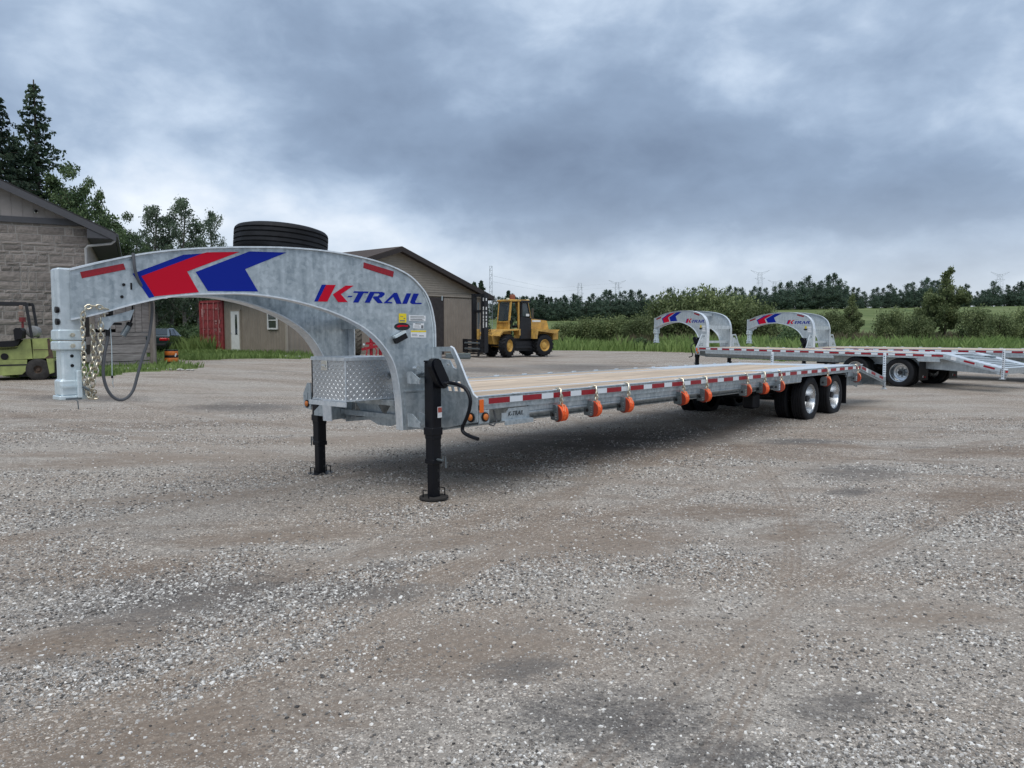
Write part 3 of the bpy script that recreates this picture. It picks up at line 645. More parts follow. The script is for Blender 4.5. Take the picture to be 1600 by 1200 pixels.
        def lugs(o, ex, ey, W, H, nrm):
            p = .0335; nx, ny = int(W/p), int(H/p)
            for i in range(nx):
                for k in range(ny):
                    a = math.pi/4 if (i+k) % 2 else -math.pi/4; a += (math.pi/2 if False else 0)
                    c = (np.array(o)+np.array(ex)*(i+.5)*W/nx+np.array(ey)*(k+.5)*H/ny); u = math.cos(a)*np.array(ex)+math.sin(a)*np.array(ey); v = -math.sin(a)*np.array(ex)+math.cos(a)*np.array(ey); n = np.array(nrm)
                    L, w, h = .0170, .0042, .0040
                    lug.add([c-u*L, c+v*w, c+u*L, c-v*w, c-u*L*.55+n*h, c+u*L*.55+n*h], [(0,3,4),(3,2,5,4),(2,1,5),(1,0,4,5)])
        lugs((-.4953,-.27,.895),(0,1,0),(0,0,1),.54,.38,(-1,0,0)); lugs((-.49,-.2743,.895),(1,0,0),(0,0,1),.56,.38,(0,-1,0))
        o = B('tread_lugs', lug, ALU, X); o['kind'] = 'stuff'
        B('corner_edge', MB().box((-.4955,-.2745,1.09),(.012,.012,.40), bev=.003).box((-.21,-.2745,.897),(.57,.010,.014)).box((-.4955,0,.897),(.010,.548,.014)), GALVE, X)
        B('latch', MB().box((-.503,.055,1.225),(.012,.10,.10), bev=.004).box((-.515,.055,1.215),(.012,.055,.03), bev=.004), CHROME, X)
    # conduit run and breakaway box on the nose
    B('nose_gusset', mapped(MB().prism([(.02,1.63),(.10,1.648),(.18,1.672),(.26,1.70),(.23,1.62),(.12,1.60),(.08,1.545),(.03,1.555)], Matrix.Identity(4), .012), -1, -.03), GALV, fix=True)
    return T
def text_mesh(body, size, parent, name, m):
    cu = bpy.data.curves.new(name, 'FONT'); cu.body = body; cu.size = size; cu.extrude = .001; cu.shear = .25
    to = bpy.data.objects.new('tmp', cu); COL.objects.link(to); bpy.context.view_layer.update()
    me = bpy.data.meshes.new_from_object(to.evaluated_get(bpy.context.evaluated_depsgraph_get())); bpy.data.objects.remove(to); bpy.data.curves.remove(cu)
    me.name = name; me.materials.clear(); me.materials.append(m)
    o = bpy.data.objects.new(name, me); COL.objects.link(o); o.parent = parent
    return o
def pose(ox, oy, oz, yaw, tp, tr):
    cy, sy, cp, sp, cr, sr = math.cos(yaw), math.sin(yaw), math.cos(tp), math.sin(tp), math.cos(tr), math.sin(tr)
    R = np.array([[sy,cy,0],[cy,-sy,0],[0,0,1.]]) @ np.array([[cp,0,sp],[0,1,0],[-sp,0,cp]]) @ np.array([[1,0,0],[0,cr,-sr],[0,sr,cr]])
    return frame((ox,oy,oz), R[:,0], -R[:,1], R[:,2])
MT = pose(-1.40991, 7.33307, 0, .7371, .0084, .0147)
TR1 = make_trailer(MT, 11.04, (8.64, 9.873), True, 'long gooseneck trailer in front with orange ratchets, toolbox and timber deck')
TAIL2, ZT2 = 1.33, .63
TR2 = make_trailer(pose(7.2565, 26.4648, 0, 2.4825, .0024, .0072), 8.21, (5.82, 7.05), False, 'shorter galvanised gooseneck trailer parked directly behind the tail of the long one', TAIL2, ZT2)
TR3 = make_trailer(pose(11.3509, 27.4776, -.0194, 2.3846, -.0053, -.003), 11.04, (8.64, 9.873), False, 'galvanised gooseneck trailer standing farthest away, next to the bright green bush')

# ---------------------------------------------------------------- things that rest on or hang from the long trailer
def at_trailer(s, y, z): return MT @ Vector((s, y, z))
ST = thing('spare_tyre', 'black ribbed spare tyre lying flat on top of the trailer neck', 'tyre', matrix=MT @ Matrix.Translation((-.97,0,2.222)) @ Matrix.Rotation(math.radians(4.6),4,'Y'))
def spare():
    R, hw, g = .405, .118, .013
    prof = [(.258,0),(.30,-.0),(.35,.003),(.385,.014),(R-.006,.028)]
    for c in (.055,.094,.141,.180): prof += [(R,c-.007),(R-g,c-.0045),(R-g,c+.0045),(R,c+.007)]
    prof += [(R-.006,.207),(.385,.221),(.35,.232),(.30,.235),(.258,.235)]
    MB().lathe(prof, 64).build('tread', RUBBER, ST)
    MB().lathe([(.262,.225),(.24,.21),(.225,.10),(.15,.09),(.145,.06),(.06,.06)], 36).build('rim', GALV, ST)
    MB().box((0,0,-.012),(.30,.30,.022)).build('mount_plate', GALV, ST)
spare()
# ratchet winders hung along the rail
RAT = [(1.36,'nearest the number plate bracket'),(1.969,'second back from the number plate bracket'),(2.603,'third back from the number plate bracket'),(3.858,'first behind the wide gap in the row'),(4.487,'second behind the wide gap in the row'),
       (5.736,'first of the close three before the wheels'),(6.359,'middle of the close three before the wheels'),(6.963,'last of the close three, beside the front wheel'),(9.039,'hanging between the two rear wheels'),(10.72,'hanging behind the mud flap near the tail')]
def ratchet():
    t = thing('ratchet_strap', 'x', 'ratchet strap', group='orange ratchet straps hung from the trailer rail')
    # origin: rail edge. roll axis runs along the trailer
    z0 = -.235
    X = frame((0,0,z0),(0,1,0),(0,0,1),(1,0,0))
    MB().lathe([(.02,-.045),(.088,-.045),(.092,-.04),(.092,-.03),(.085,-.028),(.085,-.012),(.094,-.010),(.094,.012),(.087,.014),(.087,.030),(.094,.032),(.094,.045),(.02,.045)], 28, X, False).build('strap_roll', ORSTRAP, t)
    MB().lathe([(.0,-.052),(.094,-.052),(.097,-.046),(.092,-.04)], 28, X).build('drum_flange', MAROON, t)
    h = MB().prism([(-.085,-.07),(.02,-.078),(.034,-.06),(.034,.085),(.02,.10),(-.06,.10),(-.088,.06),(-.09,-.03)], frame((-.053,0,z0),(0,-1,0),(0,0,1),(-1,0,0)), .022)
    hs = h.build('ratchet_housing', STEELD, t, fix=True)
    MB().cyl((-.076,.04,z0-.012), .021, .006, 'x', 12).build('spindle_hole', BLACKV, hs)
    st = MB()
    for k in range(4): st.box((-.0765,-.018,z0-.05+.026*k),(.003,.022,.013), Matrix.Rotation(.35,4,'X'))
    st.build('tooth', CHROME, hs)
    MB().tube([(0,-.03,-.13),(.0,-.055,z0+.095),(-.02,-.09,z0+.03)], .006, 6).tube([(0,-.03,-.13),(.02,-.07,z0+.09),(.0,-.095,z0+.02)], .006, 6).build('strap_end', mat('pale_orange_webbing', (.80,.26,.12), .6), t)
    hk = MB()
    def link(c, a, r=.0085, L=.030, w=.019, n=10):
        pts = []
        for k in range(n):
            q = 2*math.pi*k/n; u = math.cos(q)*w; v = math.sin(q)*L; pts.append((c[0]+u*math.cos(a), c[1]+u*math.sin(a), c[2]+v))
        hk.tube(pts, r, 6, closed=True)
    for k in range(4): link((0,-.040+.004*k,-.055-.036*k), .2+1.57*(k % 2))
    hk.tube([(-.02,-.01,.035),(-.02,.02,.045),(.01,.02,.04),(.02,-.015,.03),(.0,-.034,-.02),(-.0,-.034,-.05)], .011, 6)
    hk.build('hook_chain', ZINCG, t)
    return t
_r0 = ratchet(); kids_map()
for i, (s, where) in enumerate(RAT):
    r = _r0 if i == 0 else dup_tree(_r0)
    r.matrix_world = MT @ Matrix.Translation((s+.03,-1.30,.925 if s < 9 else .915)) @ Matrix.Rotation(math.radians(RNG.uniform(-16,16)),4,'Z') @ Matrix.Rotation(math.radians(RNG.uniform(-6,6)),4,'Y') @ Matrix.Scale(.92,4)
    r['label'] = 'orange ratchet strap on the trailer rail, '+where
# safety chains
def chain(label, pts, size, turns=0.0):
    t = thing('safety_chain', label, 'chain', matrix=MT, group='safety chains hanging from the trailer nose')
    P = smooth_path([tuple(p) for p in pts], 8); d = [0]
    for a, b in zip(P[:-1], P[1:]): d.append(d[-1]+(Vector(b)-Vector(a)).length)
    base = MB(); n = 12; L, w, r = size*.5, size*.30, size*.105
    base.tube([(w*math.cos(2*math.pi*k/n), 0, L*math.sin(2*math.pi*k/n)) for k in range(n)], r, 6, closed=True)
    step = size*.72; k = 0; s = 0; me = None
    while s < d[-1]:
        i = max(1, next((q for q in range(len(d)) if d[q] >= s), len(d)-1)); u = (s-d[i-1])/max(1e-6, d[i]-d[i-1])
        p = Vector(P[i-1]).lerp(Vector(P[i]), u); dr = (Vector(P[i])-Vector(P[i-1])).normalized()
        M = Matrix.Translation(p) @ dr.to_track_quat('Z','Y').to_matrix().to_4x4() @ Matrix.Rotation(turns+(1.5708 if k % 2 else 0)+RNG.uniform(-.2,.2), 4, 'Z')
        if me is None: o = base.build('chain_link', ZINCG, t); me = o.data
        else: o = bpy.data.objects.new('chain_link', me); COL.objects.link(o); o.parent = t
        o.matrix_local = M; s += step; k += 1
    return t
chain('gold zinc chain hanging right beside the coupler post', [(-2.50,-.16,1.70),(-2.58,-.15,1.715),(-2.635,-.14,1.67),(-2.643,-.13,1.50),(-2.642,-.13,1.31),(-2.638,-.12,1.18),(-2.62,-.11,1.09),(-2.60,-.12,1.045),(-2.57,-.10,1.085),(-2.60,-.13,1.12)], .050)
chain('gold zinc chain hanging from the hook under the neck, the larger links', [(-2.51,-.10,1.62),(-2.513,-.10,1.52),(-2.52,-.10,1.40),(-2.545,-.10,1.287),(-2.57,-.10,1.194),(-2.589,-.10,1.12),(-2.60,-.09,1.06),(-2.57,-.12,1.045)], .060, .5)
chain('short gold chain strand between the coupler chain and the hook chain', [(-2.565,-.08,1.56),(-2.557,-.08,1.43),(-2.575,-.09,1.30),(-2.60,-.10,1.20),(-2.615,-.10,1.10),(-2.585,-.08,1.06)], .055, .9)
hk = MB().tube(smooth_path([(-2.50,-.10,1.70),(-2.485,-.10,1.66),(-2.48,-.10,1.60),(-2.50,-.10,1.55),(-2.53,-.10,1.555)],4), [.012]*17, 8).build('chain_hook', ZINCG); hk.matrix_world = MT
tag(hk, 'gold zinc hook under the trailer neck holding the chains', 'hook')
cb = [(-2.305,-.20,2.115),(-2.303,-.205,2.06),(-2.299,-.205,2.00),(-2.274,-.19,1.926),(-2.221,-.17,1.841),(-2.167,-.15,1.77),(-2.15,-.12,1.697),(-2.153,-.10,1.599),(-2.176,-.10,1.475),(-2.228,-.10,1.328),(-2.27,-.10,1.182),(-2.301,-.10,1.086),(-2.349,-.10,1.03),(-2.404,-.10,1.019),(-2.456,-.10,1.056),(-2.493,-.10,1.134),(-2.507,-.10,1.239),(-2.49,-.10,1.381),(-2.469,-.10,1.475),(-2.465,-.10,1.62)]
c = thing('electrical_cable', 'thick grey cable looping down from the trailer neck', 'cable', matrix=MT)
MB().tube(smooth_path(cb, 3), .0115, 8).build('cable_loop', CABLE, c)
MB().tube([(-2.465,-.10,1.66),(-2.466,-.10,1.50)], .016, 10).box((-2.44,-.10,1.665),(.02,.04,.05)).box((-2.41,-.09,1.59),(.09,.02,.018)).build('cable_boot', BLACKPL, c)
c = thing('trailer_plug', 'dark grey plug hanging on a short cord under the neck', 'plug', matrix=MT)
MB().tube([(-2.289,-.12,1.80),(-2.289,-.11,1.70),(-2.295,-.10,1.62),(-2.305,-.10,1.595)], .007, 8).build('cord', BLACKPL, c)
MB().tube([(-2.305,-.10,1.60),(-2.322,-.10,1.565)], .021, 12).build('plug_cap', BLACKPL, c)
MB().tube([(-2.318,-.10,1.572),(-2.362,-.10,1.498)], .022, 12).build('plug_body', STEELD, c)
c = thing('breakaway_cable', 'thin wire with a pin dangling below the black cable boot', 'cable', matrix=MT)
MB().tube([(-2.448,-.10,1.60),(-2.442,-.10,1.42),(-2.446,-.10,1.20)], .003, 6).build('wire', GALV2, c)
MB().tube([(-2.446,-.10,1.205),(-2.446,-.10,1.185)], .008, 8).build('sleeve', BLACKPL, c)
MB().tube([(-2.446,-.10,1.185),(-2.441,-.10,1.165),(-2.446,-.10,1.15),(-2.44,-.10,1.115)], .005, 6).build('pin', CHROME, c)
# ---------------------------------------------------------------- ground: yard gravel, meadow, far fields
def vnoise(x, y, sc, seed):
    g = np.random.default_rng(seed).random((256,256)); x = np.asarray(x)*sc; y = np.asarray(y)*sc
    i = np.floor(x).astype(int); j = np.floor(y).astype(int); u = x-i; v = y-j; u = u*u*(3-2*u); v = v*v*(3-2*v)
    G = lambda a, b: g[a % 256, b % 256]
    return (G(i,j)*(1-u)+G(i+1,j)*u)*(1-v)+(G(i,j+1)*(1-u)+G(i+1,j+1)*u)*v
def in_poly(x, y, poly):
    c = np.zeros(np.shape(x), bool); n = len(poly)
    for i in range(n):
        (x0,y0),(x1,y1) = poly[i], poly[(i+1) % n]
        if y0 == y1: continue
        t = ((y0 > y) != (y1 > y)) & (x < (x1-x0)*(y-y0)/(y1-y0)+x0); c ^= t
    return c
GR_SHED = [(-11.25,20.3),(-11.3,21.6),(-10.9,22.7),(-10.5,23.6),(-10.3,24.3),(-11.0,25.5),(-12.0,26.3),(-14,27),(-18,27),(-30,14),(-26,10),(-14.5,20.2)]
GR_BARN = [(-12.9,29.0),(-12.3,28.5),(-11.5,29.4),(-9.97,30.1),(-8.9,31.4),(-8.7,33.0),(-9.6,34.6),(-14,38.5),(-17,47),(-60,70),(-80,40),(-24,36),(-19,34),(-16,31.5)]
YB = np.array([(-400,58),(-6,58),(-3,57),(3,53.2),(9,51.8),(11.8,49),(12.1,40),(13,36.2),(18,34),(30,31.5),(60,31),(400,31)], float)
def grassy(x, y):
    j = (vnoise(x, y, .9, 5)-.5)*1.1; k = (vnoise(x, y, .9, 6)-.5)*1.1
    xx, yy = x+j, y+k
    return in_poly(xx, yy, GR_SHED) | in_poly(xx, yy, GR_BARN) | (yy > np.interp(xx, YB[:,0], YB[:,1])) | (np.hypot(x,y) > 120)
def build_ground():
    rr = [0.3]
    while rr[-1] < 3000: rr.append(rr[-1]*1.02+.004)
    rr = np.array(rr)
    an = np.radians(np.concatenate([np.arange(-44,44.01,.4), np.arange(47,313,3.0)]))
    Rr, Aa = np.meshgrid(rr, an, indexing='ij'); X = Rr*np.sin(Aa); Y = Rr*np.cos(Aa)
    und = ((vnoise(X,Y,.55,1)-.5)*.030+(vnoise(X,Y,1.7,2)-.5)*.016+(vnoise(X,Y,5.,3)-.5)*.008)*sm(.2,2,Rr)*(1-sm(30,60,Rr))
    flat = np.zeros_like(X)
    for fx, fy in ((-.72,6.78),(-2.1,8.0)): flat = np.maximum(flat, np.exp(-(((X-fx)**2+(Y-fy)**2)/.09)))
    Z = terrain(X, Y)+und*(1-flat)
    n, m = X.shape; idx = np.arange(n*m).reshape(n, m); j = np.arange(m); j2 = (j+1) % m
    F = np.stack([idx[:-1][:,j], idx[:-1][:,j2], idx[1:][:,j2], idx[1:][:,j]], -1).reshape(-1,4)[:, ::-1]
    V = np.stack([X,Y,Z], -1).reshape(-1,3); c = V[F].mean(1); g = grassy(c[:,0], c[:,1])
    def sub(name, mask, mt):
        f = F[mask]; u, inv = np.unique(f, return_inverse=True); o = mesh_np(name, V[u], inv.reshape(f.shape), mt, smooth=True); o['kind'] = 'structure'; return o
    sub('gravel_yard', ~g, gravel_mat()); sub('meadow_ground', g, meadow_mat())
DARK_PATCH = [(-1.91,4.2,0.9,0.52,0.16,1.0),(-0.92,4.31,0.58,0.22,0.10,1.0),(-0.81,4.79,0.17,0.09,0.23,1.0),(0.42,2.89,0.5,0.3,0.12,1.0),(0.76,2.62,0.31,0.12,0.08,1.0),(0.06,3.35,0.27,0.15,0.23,1.0),(1.4,3,0.3,0.16,0.46,1.0),(3.8,7.97,0.78,0.5,0.41,1.0),(3.29,7.02,0.37,0.17,0.39,1.0),(-5.23,14.2,1.36,0.9,-0.04,1.0),(-3.55,16.9,0.89,0.8,0.03,1.0),(-9,15.4,1.47,0.79,-0.03,1.0),(2.7,30,3.2,3.5,-0.06,1.0),(-1,28,2.3,2.2,-0.07,1.0),(4.06,10.3,0.8,0.35,0.15,1.0),(1.6,10.3,2.6,1.1,0.47,1.0)]
BROWN_PATCH = [(-1.19,2.79,0.83,0.33,0.42,1.0),(-0.13,3.56,0.64,0.45,0.41,1.0),(0.71,5.31,0.85,0.41,0.41,1.0),(1.83,6.26,0.83,0.31,0.14,1.0),(-1.79,5.46,0.97,0.24,0.19,1.0),(-2.21,3.62,0.52,0.23,0.33,1.0),(0.83,4.21,0.26,0.19,0.38,1.0),(2.26,5.66,0.6,0.26,0.43,1.0),(-0.47,5.3,0.75,0.19,0.45,1.0),(2.32,3.98,0.54,0.23,0.09,1.0),(-3.26,6.7,1.18,0.31,0.32,1.0),(4.5,6.9,0.9,0.4,0.35,1.0),(-4.5,8.6,1.6,0.45,0.28,1.0),(6.5,9.6,1.5,0.5,0.13,1.0),(-2,10.5,1.8,0.5,0.26,1.0)]
TRACKS = [(-13.0,11.0,14.2,.15),(-13.0,11.0,16.1,.15),(16.0,-9.0,19.5,.16),(16.0,-9.0,21.4,.16),(-4.0,-22.0,31.0,.2),(-4.0,-22.0,33.0,.2),(9.0,34.0,25.5,.2),(9.0,34.0,27.6,.2),(-30,30,36.0,.22),(-30,30,38.2,.22)]
def gravel_mat():
    m = bpy.data.materials.new('gravel'); m.use_nodes = True; nt = m.node_tree; N = nt.nodes; L = nt.links; b = N['Principled BSDF']
    tc = N.new('ShaderNodeTexCoord'); O = tc.outputs['Object']
    def noise(sc, det=6, ro=.6, off=(0,0,0), scl=(1,1,1), rot=0):
        mp = N.new('ShaderNodeMapping'); mp.inputs[1].default_value = off; mp.inputs[3].default_value = scl; mp.inputs[2].default_value = (0,0,rot); L.new(O, mp.inputs[0])
        n = N.new('ShaderNodeTexNoise'); n.inputs['Scale'].default_value = sc; n.inputs['Detail'].default_value = det; n.inputs['Roughness'].default_value = ro; L.new(mp.outputs[0], n.inputs['Vector']); return n.outputs['Fac']
    def ramp(f, stops):
        r = N.new('ShaderNodeValToRGB'); L.new(f, r.inputs[0]); e = r.color_ramp.elements
        e[0].position, e[0].color = stops[0][0], (*stops[0][1],1); e[1].position, e[1].color = stops[-1][0], (*stops[-1][1],1)
        for p, c in stops[1:-1]: q = e.new(p); q.color = (*c,1)
        return r.outputs[0]
    def mix(f, a, c, mode='MIX'):
        x = N.new('ShaderNodeMix'); x.data_type = 'RGBA'; x.blend_type = mode
        for i, v in ((0,f),(6,a),(7,c)):
            if isinstance(v, tuple): x.inputs[i].default_value = (*v,1)
            elif isinstance(v, (int,float)): x.inputs[i].default_value = v
            else: L.new(v, x.inputs[i])
        return x.outputs[2]
    def mth(op, a, c=None, cl=False):
        n = N.new('ShaderNodeMath'); n.operation = op; n.use_clamp = cl
        for i, v in enumerate((a,c)):
            if v is None: continue
            if isinstance(v,(int,float)): n.inputs[i].default_value = v
            else: L.new(v, n.inputs[i])
        return n.outputs[0]
    rt = .45
    soil = ramp(noise(.55, 7, .58, (4,2,0), (.55,1.5,1), rt), [(.37,(.140,.110,.088)),(.45,(.195,.165,.140)),(.54,(.240,.228,.216)),(.62,(.27,.265,.255))])
    fine = ramp(noise(9, 8, .7), [(.3,(.55,.55,.55)),(.7,(1.3,1.3,1.3))]); soil = mix(1.0, soil, fine, 'MULTIPLY')
    # loose stone cover: three stone sizes, thinned where wheels have swept it away
    cover = mth('MULTIPLY', ramp(noise(.42, 6, .6, (9,1,0), (.5,1.6,1), rt), [(.36,(0,0,0)),(.56,(1,1,1))]), 1.0)
    col = soil; hgt = None
    for sc, thr, amt in ((150,.22,.85),(85,.36,.9),(48,.52,.95)):
        v = N.new('ShaderNodeTexVoronoi'); v.inputs['Scale'].default_value = sc; L.new(O, v.inputs['Vector'])
        s = N.new('ShaderNodeSeparateXYZ'); L.new(v.outputs['Color'], s.inputs[0])
        keep = mth('GREATER_THAN', mth('ADD', s.outputs[0], mth('MULTIPLY', cover, .30)), thr+.22)
        core = mth('LESS_THAN', v.outputs['Distance'], .46)
        f = mth('MULTIPLY', mth('MULTIPLY', keep, core), amt)
        sc_ = ramp(s.outputs[1], [(0,(.075,.072,.070)),(.25,(.17,.16,.15)),(.55,(.29,.275,.26)),(.8,(.45,.435,.41)),(1,(.66,.64,.61))])
        col = mix(f, col, sc_)
        h = mth('MULTIPLY', mth('SUBTRACT', .5, v.outputs['Distance']), mth('MULTIPLY', f, 60/sc)); hgt = h if hgt is None else mth('ADD', hgt, h)
    # patches of dark asphalt millings and of bare trodden soil
    sx = N.new('ShaderNodeSeparateXYZ'); L.new(O, sx.inputs[0])
    def patches(lst):
        dk = None
        for px, py, a, c, r, k in lst:
            dx = mth('SUBTRACT', sx.outputs[0], px); dy = mth('SUBTRACT', sx.outputs[1], py); ca, sa = math.cos(r), math.sin(r)
            u = mth('DIVIDE', mth('ADD', mth('MULTIPLY', dx, ca), mth('MULTIPLY', dy, sa)), a*1.15); w = mth('DIVIDE', mth('SUBTRACT', mth('MULTIPLY', dy, ca), mth('MULTIPLY', dx, sa)), c*1.15)
            g = mth('MULTIPLY', mth('POWER', 2.718, mth('MULTIPLY', mth('ADD', mth('MULTIPLY', u, u), mth('MULTIPLY', w, w)), -1)), k); dk = g if dk is None else mth('MAXIMUM', dk, g)
        return dk
    bn = noise(5.5, 10, .80, (12,5,0), (.6,1.5,1), rt)
    bmask = mth('MAXIMUM', ramp(mth('MULTIPLY', mth('POWER', patches(BROWN_PATCH), .5), mth('MULTIPLY', bn, 2.0)), [(.60,(0,0,0)),(1.0,(1,1,1))]), ramp(noise(.5, 10, .76, (40,9,0), (.5,1.7,1), rt), [(.53,(0,0,0)),(.64,(.85,.85,.85))]))
    wv = N.new('ShaderNodeTexWave'); wv.bands_direction = 'Y'; wv.inputs['Scale'].default_value = 5.5; wv.inputs['Distortion'].default_value = 3.2; wv.inputs['Detail'].default_value = 4; wv.inputs['Detail Scale'].default_value = .6
    wm = N.new('ShaderNodeMapping'); wm.inputs[2].default_value = (0,0,-.62); L.new(O, wm.inputs[0]); L.new(wm.outputs[0], wv.inputs['Vector'])
    brn = ramp(noise(26, 8, .75, (3,3,0)), [(.32,(.088,.068,.054)),(.55,(.170,.138,.112)),(.70,(.25,.215,.185))])
    brn = mix(mth('MULTIPLY', ramp(wv.outputs['Fac'], [(.35,(1,1,1)),(.65,(0,0,0))]), .42), brn, (.10,.080,.066))
    col = mix(mth('MULTIPLY', bmask, .80), col, brn); hgt = mth('MULTIPLY', hgt, mth('SUBTRACT', 1.0, mth('MULTIPLY', bmask, .6)))
    # curved tyre tracks pressed into the loose surface
    tk = None
    for cx, cy, R, w0 in TRACKS:
        dx = mth('SUBTRACT', sx.outputs[0], cx); dy = mth('SUBTRACT', sx.outputs[1], cy)
        rr_ = mth('SQRT', mth('ADD', mth('MULTIPLY', dx, dx), mth('MULTIPLY', dy, dy)))
        e_ = mth('DIVIDE', mth('ABSOLUTE', mth('SUBTRACT', rr_, R)), w0); t_ = mth('SUBTRACT', 1.0, mth('POWER', e_, 2.0), True)
        t_ = mth('MULTIPLY', t_, mth('MULTIPLY_ADD', mth('SINE', mth('MULTIPLY', rr_, 130.0)), .22) if False else mth('ADD', .78, mth('MULTIPLY', mth('SINE', mth('MULTIPLY', rr_, 130.0)), .22)))
        tk = t_ if tk is None else mth('MAXIMUM', tk, t_)
    tkm = ramp(mth('MULTIPLY', tk, mth('MULTIPLY', noise(1.6, 8, .75, (8,8,0)), 2.0)), [(.45,(0,0,0)),(1.0,(1,1,1))])
    col = mix(mth('MULTIPLY', tkm, .62), col, brn); hgt = mth('MULTIPLY', hgt, mth('SUBTRACT', 1.0, mth('MULTIPLY', tkm, .7)))
    dn = noise(8.5, 10, .84, (2,7,0), (.7,1.3,1), rt)
    dmask = ramp(mth('MULTIPLY', mth('POWER', patches(DARK_PATCH), .55), mth('MULTIPLY', dn, 2.0)), [(.62,(0,0,0)),(.98,(1,1,1))])
    dsc = ramp(noise(1.1, 10, .80, (30,12,0), (.5,1.6,1), rt), [(.56,(0,0,0)),(.67,(.7,.7,.7))])
    dall = mth('MAXIMUM', dmask, dsc)
    grit = ramp(noise(85, 4, .75, (1,1,0)), [(.42,(.034,.036,.042)),(.60,(.085,.088,.094)),(.72,(.26,.26,.26))])
    col = mix(mth('MULTIPLY', dall, .74), col, grit)
    # pale dust where traffic packs it, farther out
    dust = ramp(noise(.16, 5, .55, (12,3,0), (.6,1.8,1), .1), [(.42,(0,0,0)),(.62,(1,1,1))])
    col = mix(mth('MULTIPLY', dust, .25), col, (.33,.31,.285))
    tint = N.new('ShaderNodeMix'); tint.data_type = 'RGBA'; tint.blend_type = 'MULTIPLY'; tint.inputs[0].default_value = 1; L.new(col, tint.inputs[6]); tint.inputs[7].default_value = (GTINT[0],GTINT[1],GTINT[2],1)
    L.new(tint.outputs[2], b.inputs['Base Color']); b.inputs['Roughness'].default_value = .93; b.inputs['Specular IOR Level'].default_value = .25
    bp = N.new('ShaderNodeBump'); bp.inputs['Strength'].default_value = .9; bp.inputs['Distance'].default_value = .012
    L.new(mth('ADD', hgt, mth('MULTIPLY', noise(14, 8, .7), .9)), bp.inputs['Height']); L.new(bp.outputs[0], b.inputs['Normal'])
    return m
GTINT = (1.21,1.135,1.05)
def meadow_mat():
    m = bpy.data.materials.new('meadow'); m.use_nodes = True; nt = m.node_tree; N = nt.nodes; L = nt.links; b = N['Principled BSDF']
    tc = N.new('ShaderNodeTexCoord'); mp = N.new('ShaderNodeMapping'); mp.inputs[3].default_value = (1,.35,1); L.new(tc.outputs['Object'], mp.inputs[0])
    n = N.new('ShaderNodeTexNoise'); n.inputs['Scale'].default_value = .12; n.inputs['Detail'].default_value = 10; n.inputs['Roughness'].default_value = .68; L.new(mp.outputs[0], n.inputs['Vector'])
    r = N.new('ShaderNodeValToRGB'); e = r.color_ramp.elements; e[0].position = .32; e[0].color = (.066,.098,.034,1); e[1].position = .68; e[1].color = (.175,.205,.090,1); q = e.new(.5); q.color = (.115,.150,.055,1)
    L.new(n.outputs['Fac'], r.inputs[0]); L.new(r.outputs[0], b.inputs['Base Color']); b.inputs['Roughness'].default_value = .95; b.inputs['Specular IOR Level'].default_value = .15
    return m
build_ground()
# loose stones lying on the yard
def ramp_island(name, stops, rough=.85):
    m = bpy.data.materials.new(name); m.use_nodes = True; nt = m.node_tree; b = nt.nodes['Principled BSDF']; g = nt.nodes.new('ShaderNodeNewGeometry'); r = nt.nodes.new('ShaderNodeValToRGB')
    e = r.color_ramp.elements; e[0].position, e[0].color = stops[0][0], (*stops[0][1],1); e[1].position, e[1].color = stops[-1][0], (*stops[-1][1],1)
    for p, c in stops[1:-1]: q = e.new(p); q.color = (*c,1)
    nt.links.new(g.outputs['Random Per Island'], r.inputs[0]); nt.links.new(r.outputs[0], b.inputs['Base Color']); b.inputs['Roughness'].default_value = rough; b.inputs['Specular IOR Level'].default_value = .3
    return m
STONES = ramp_island('loose_stone', [(0,(.055,.053,.052)),(.2,(.15,.140,.130)),(.5,(.29,.272,.252)),(.78,(.46,.442,.415)),(.93,(.68,.66,.62)),(1,(.80,.78,.74))])
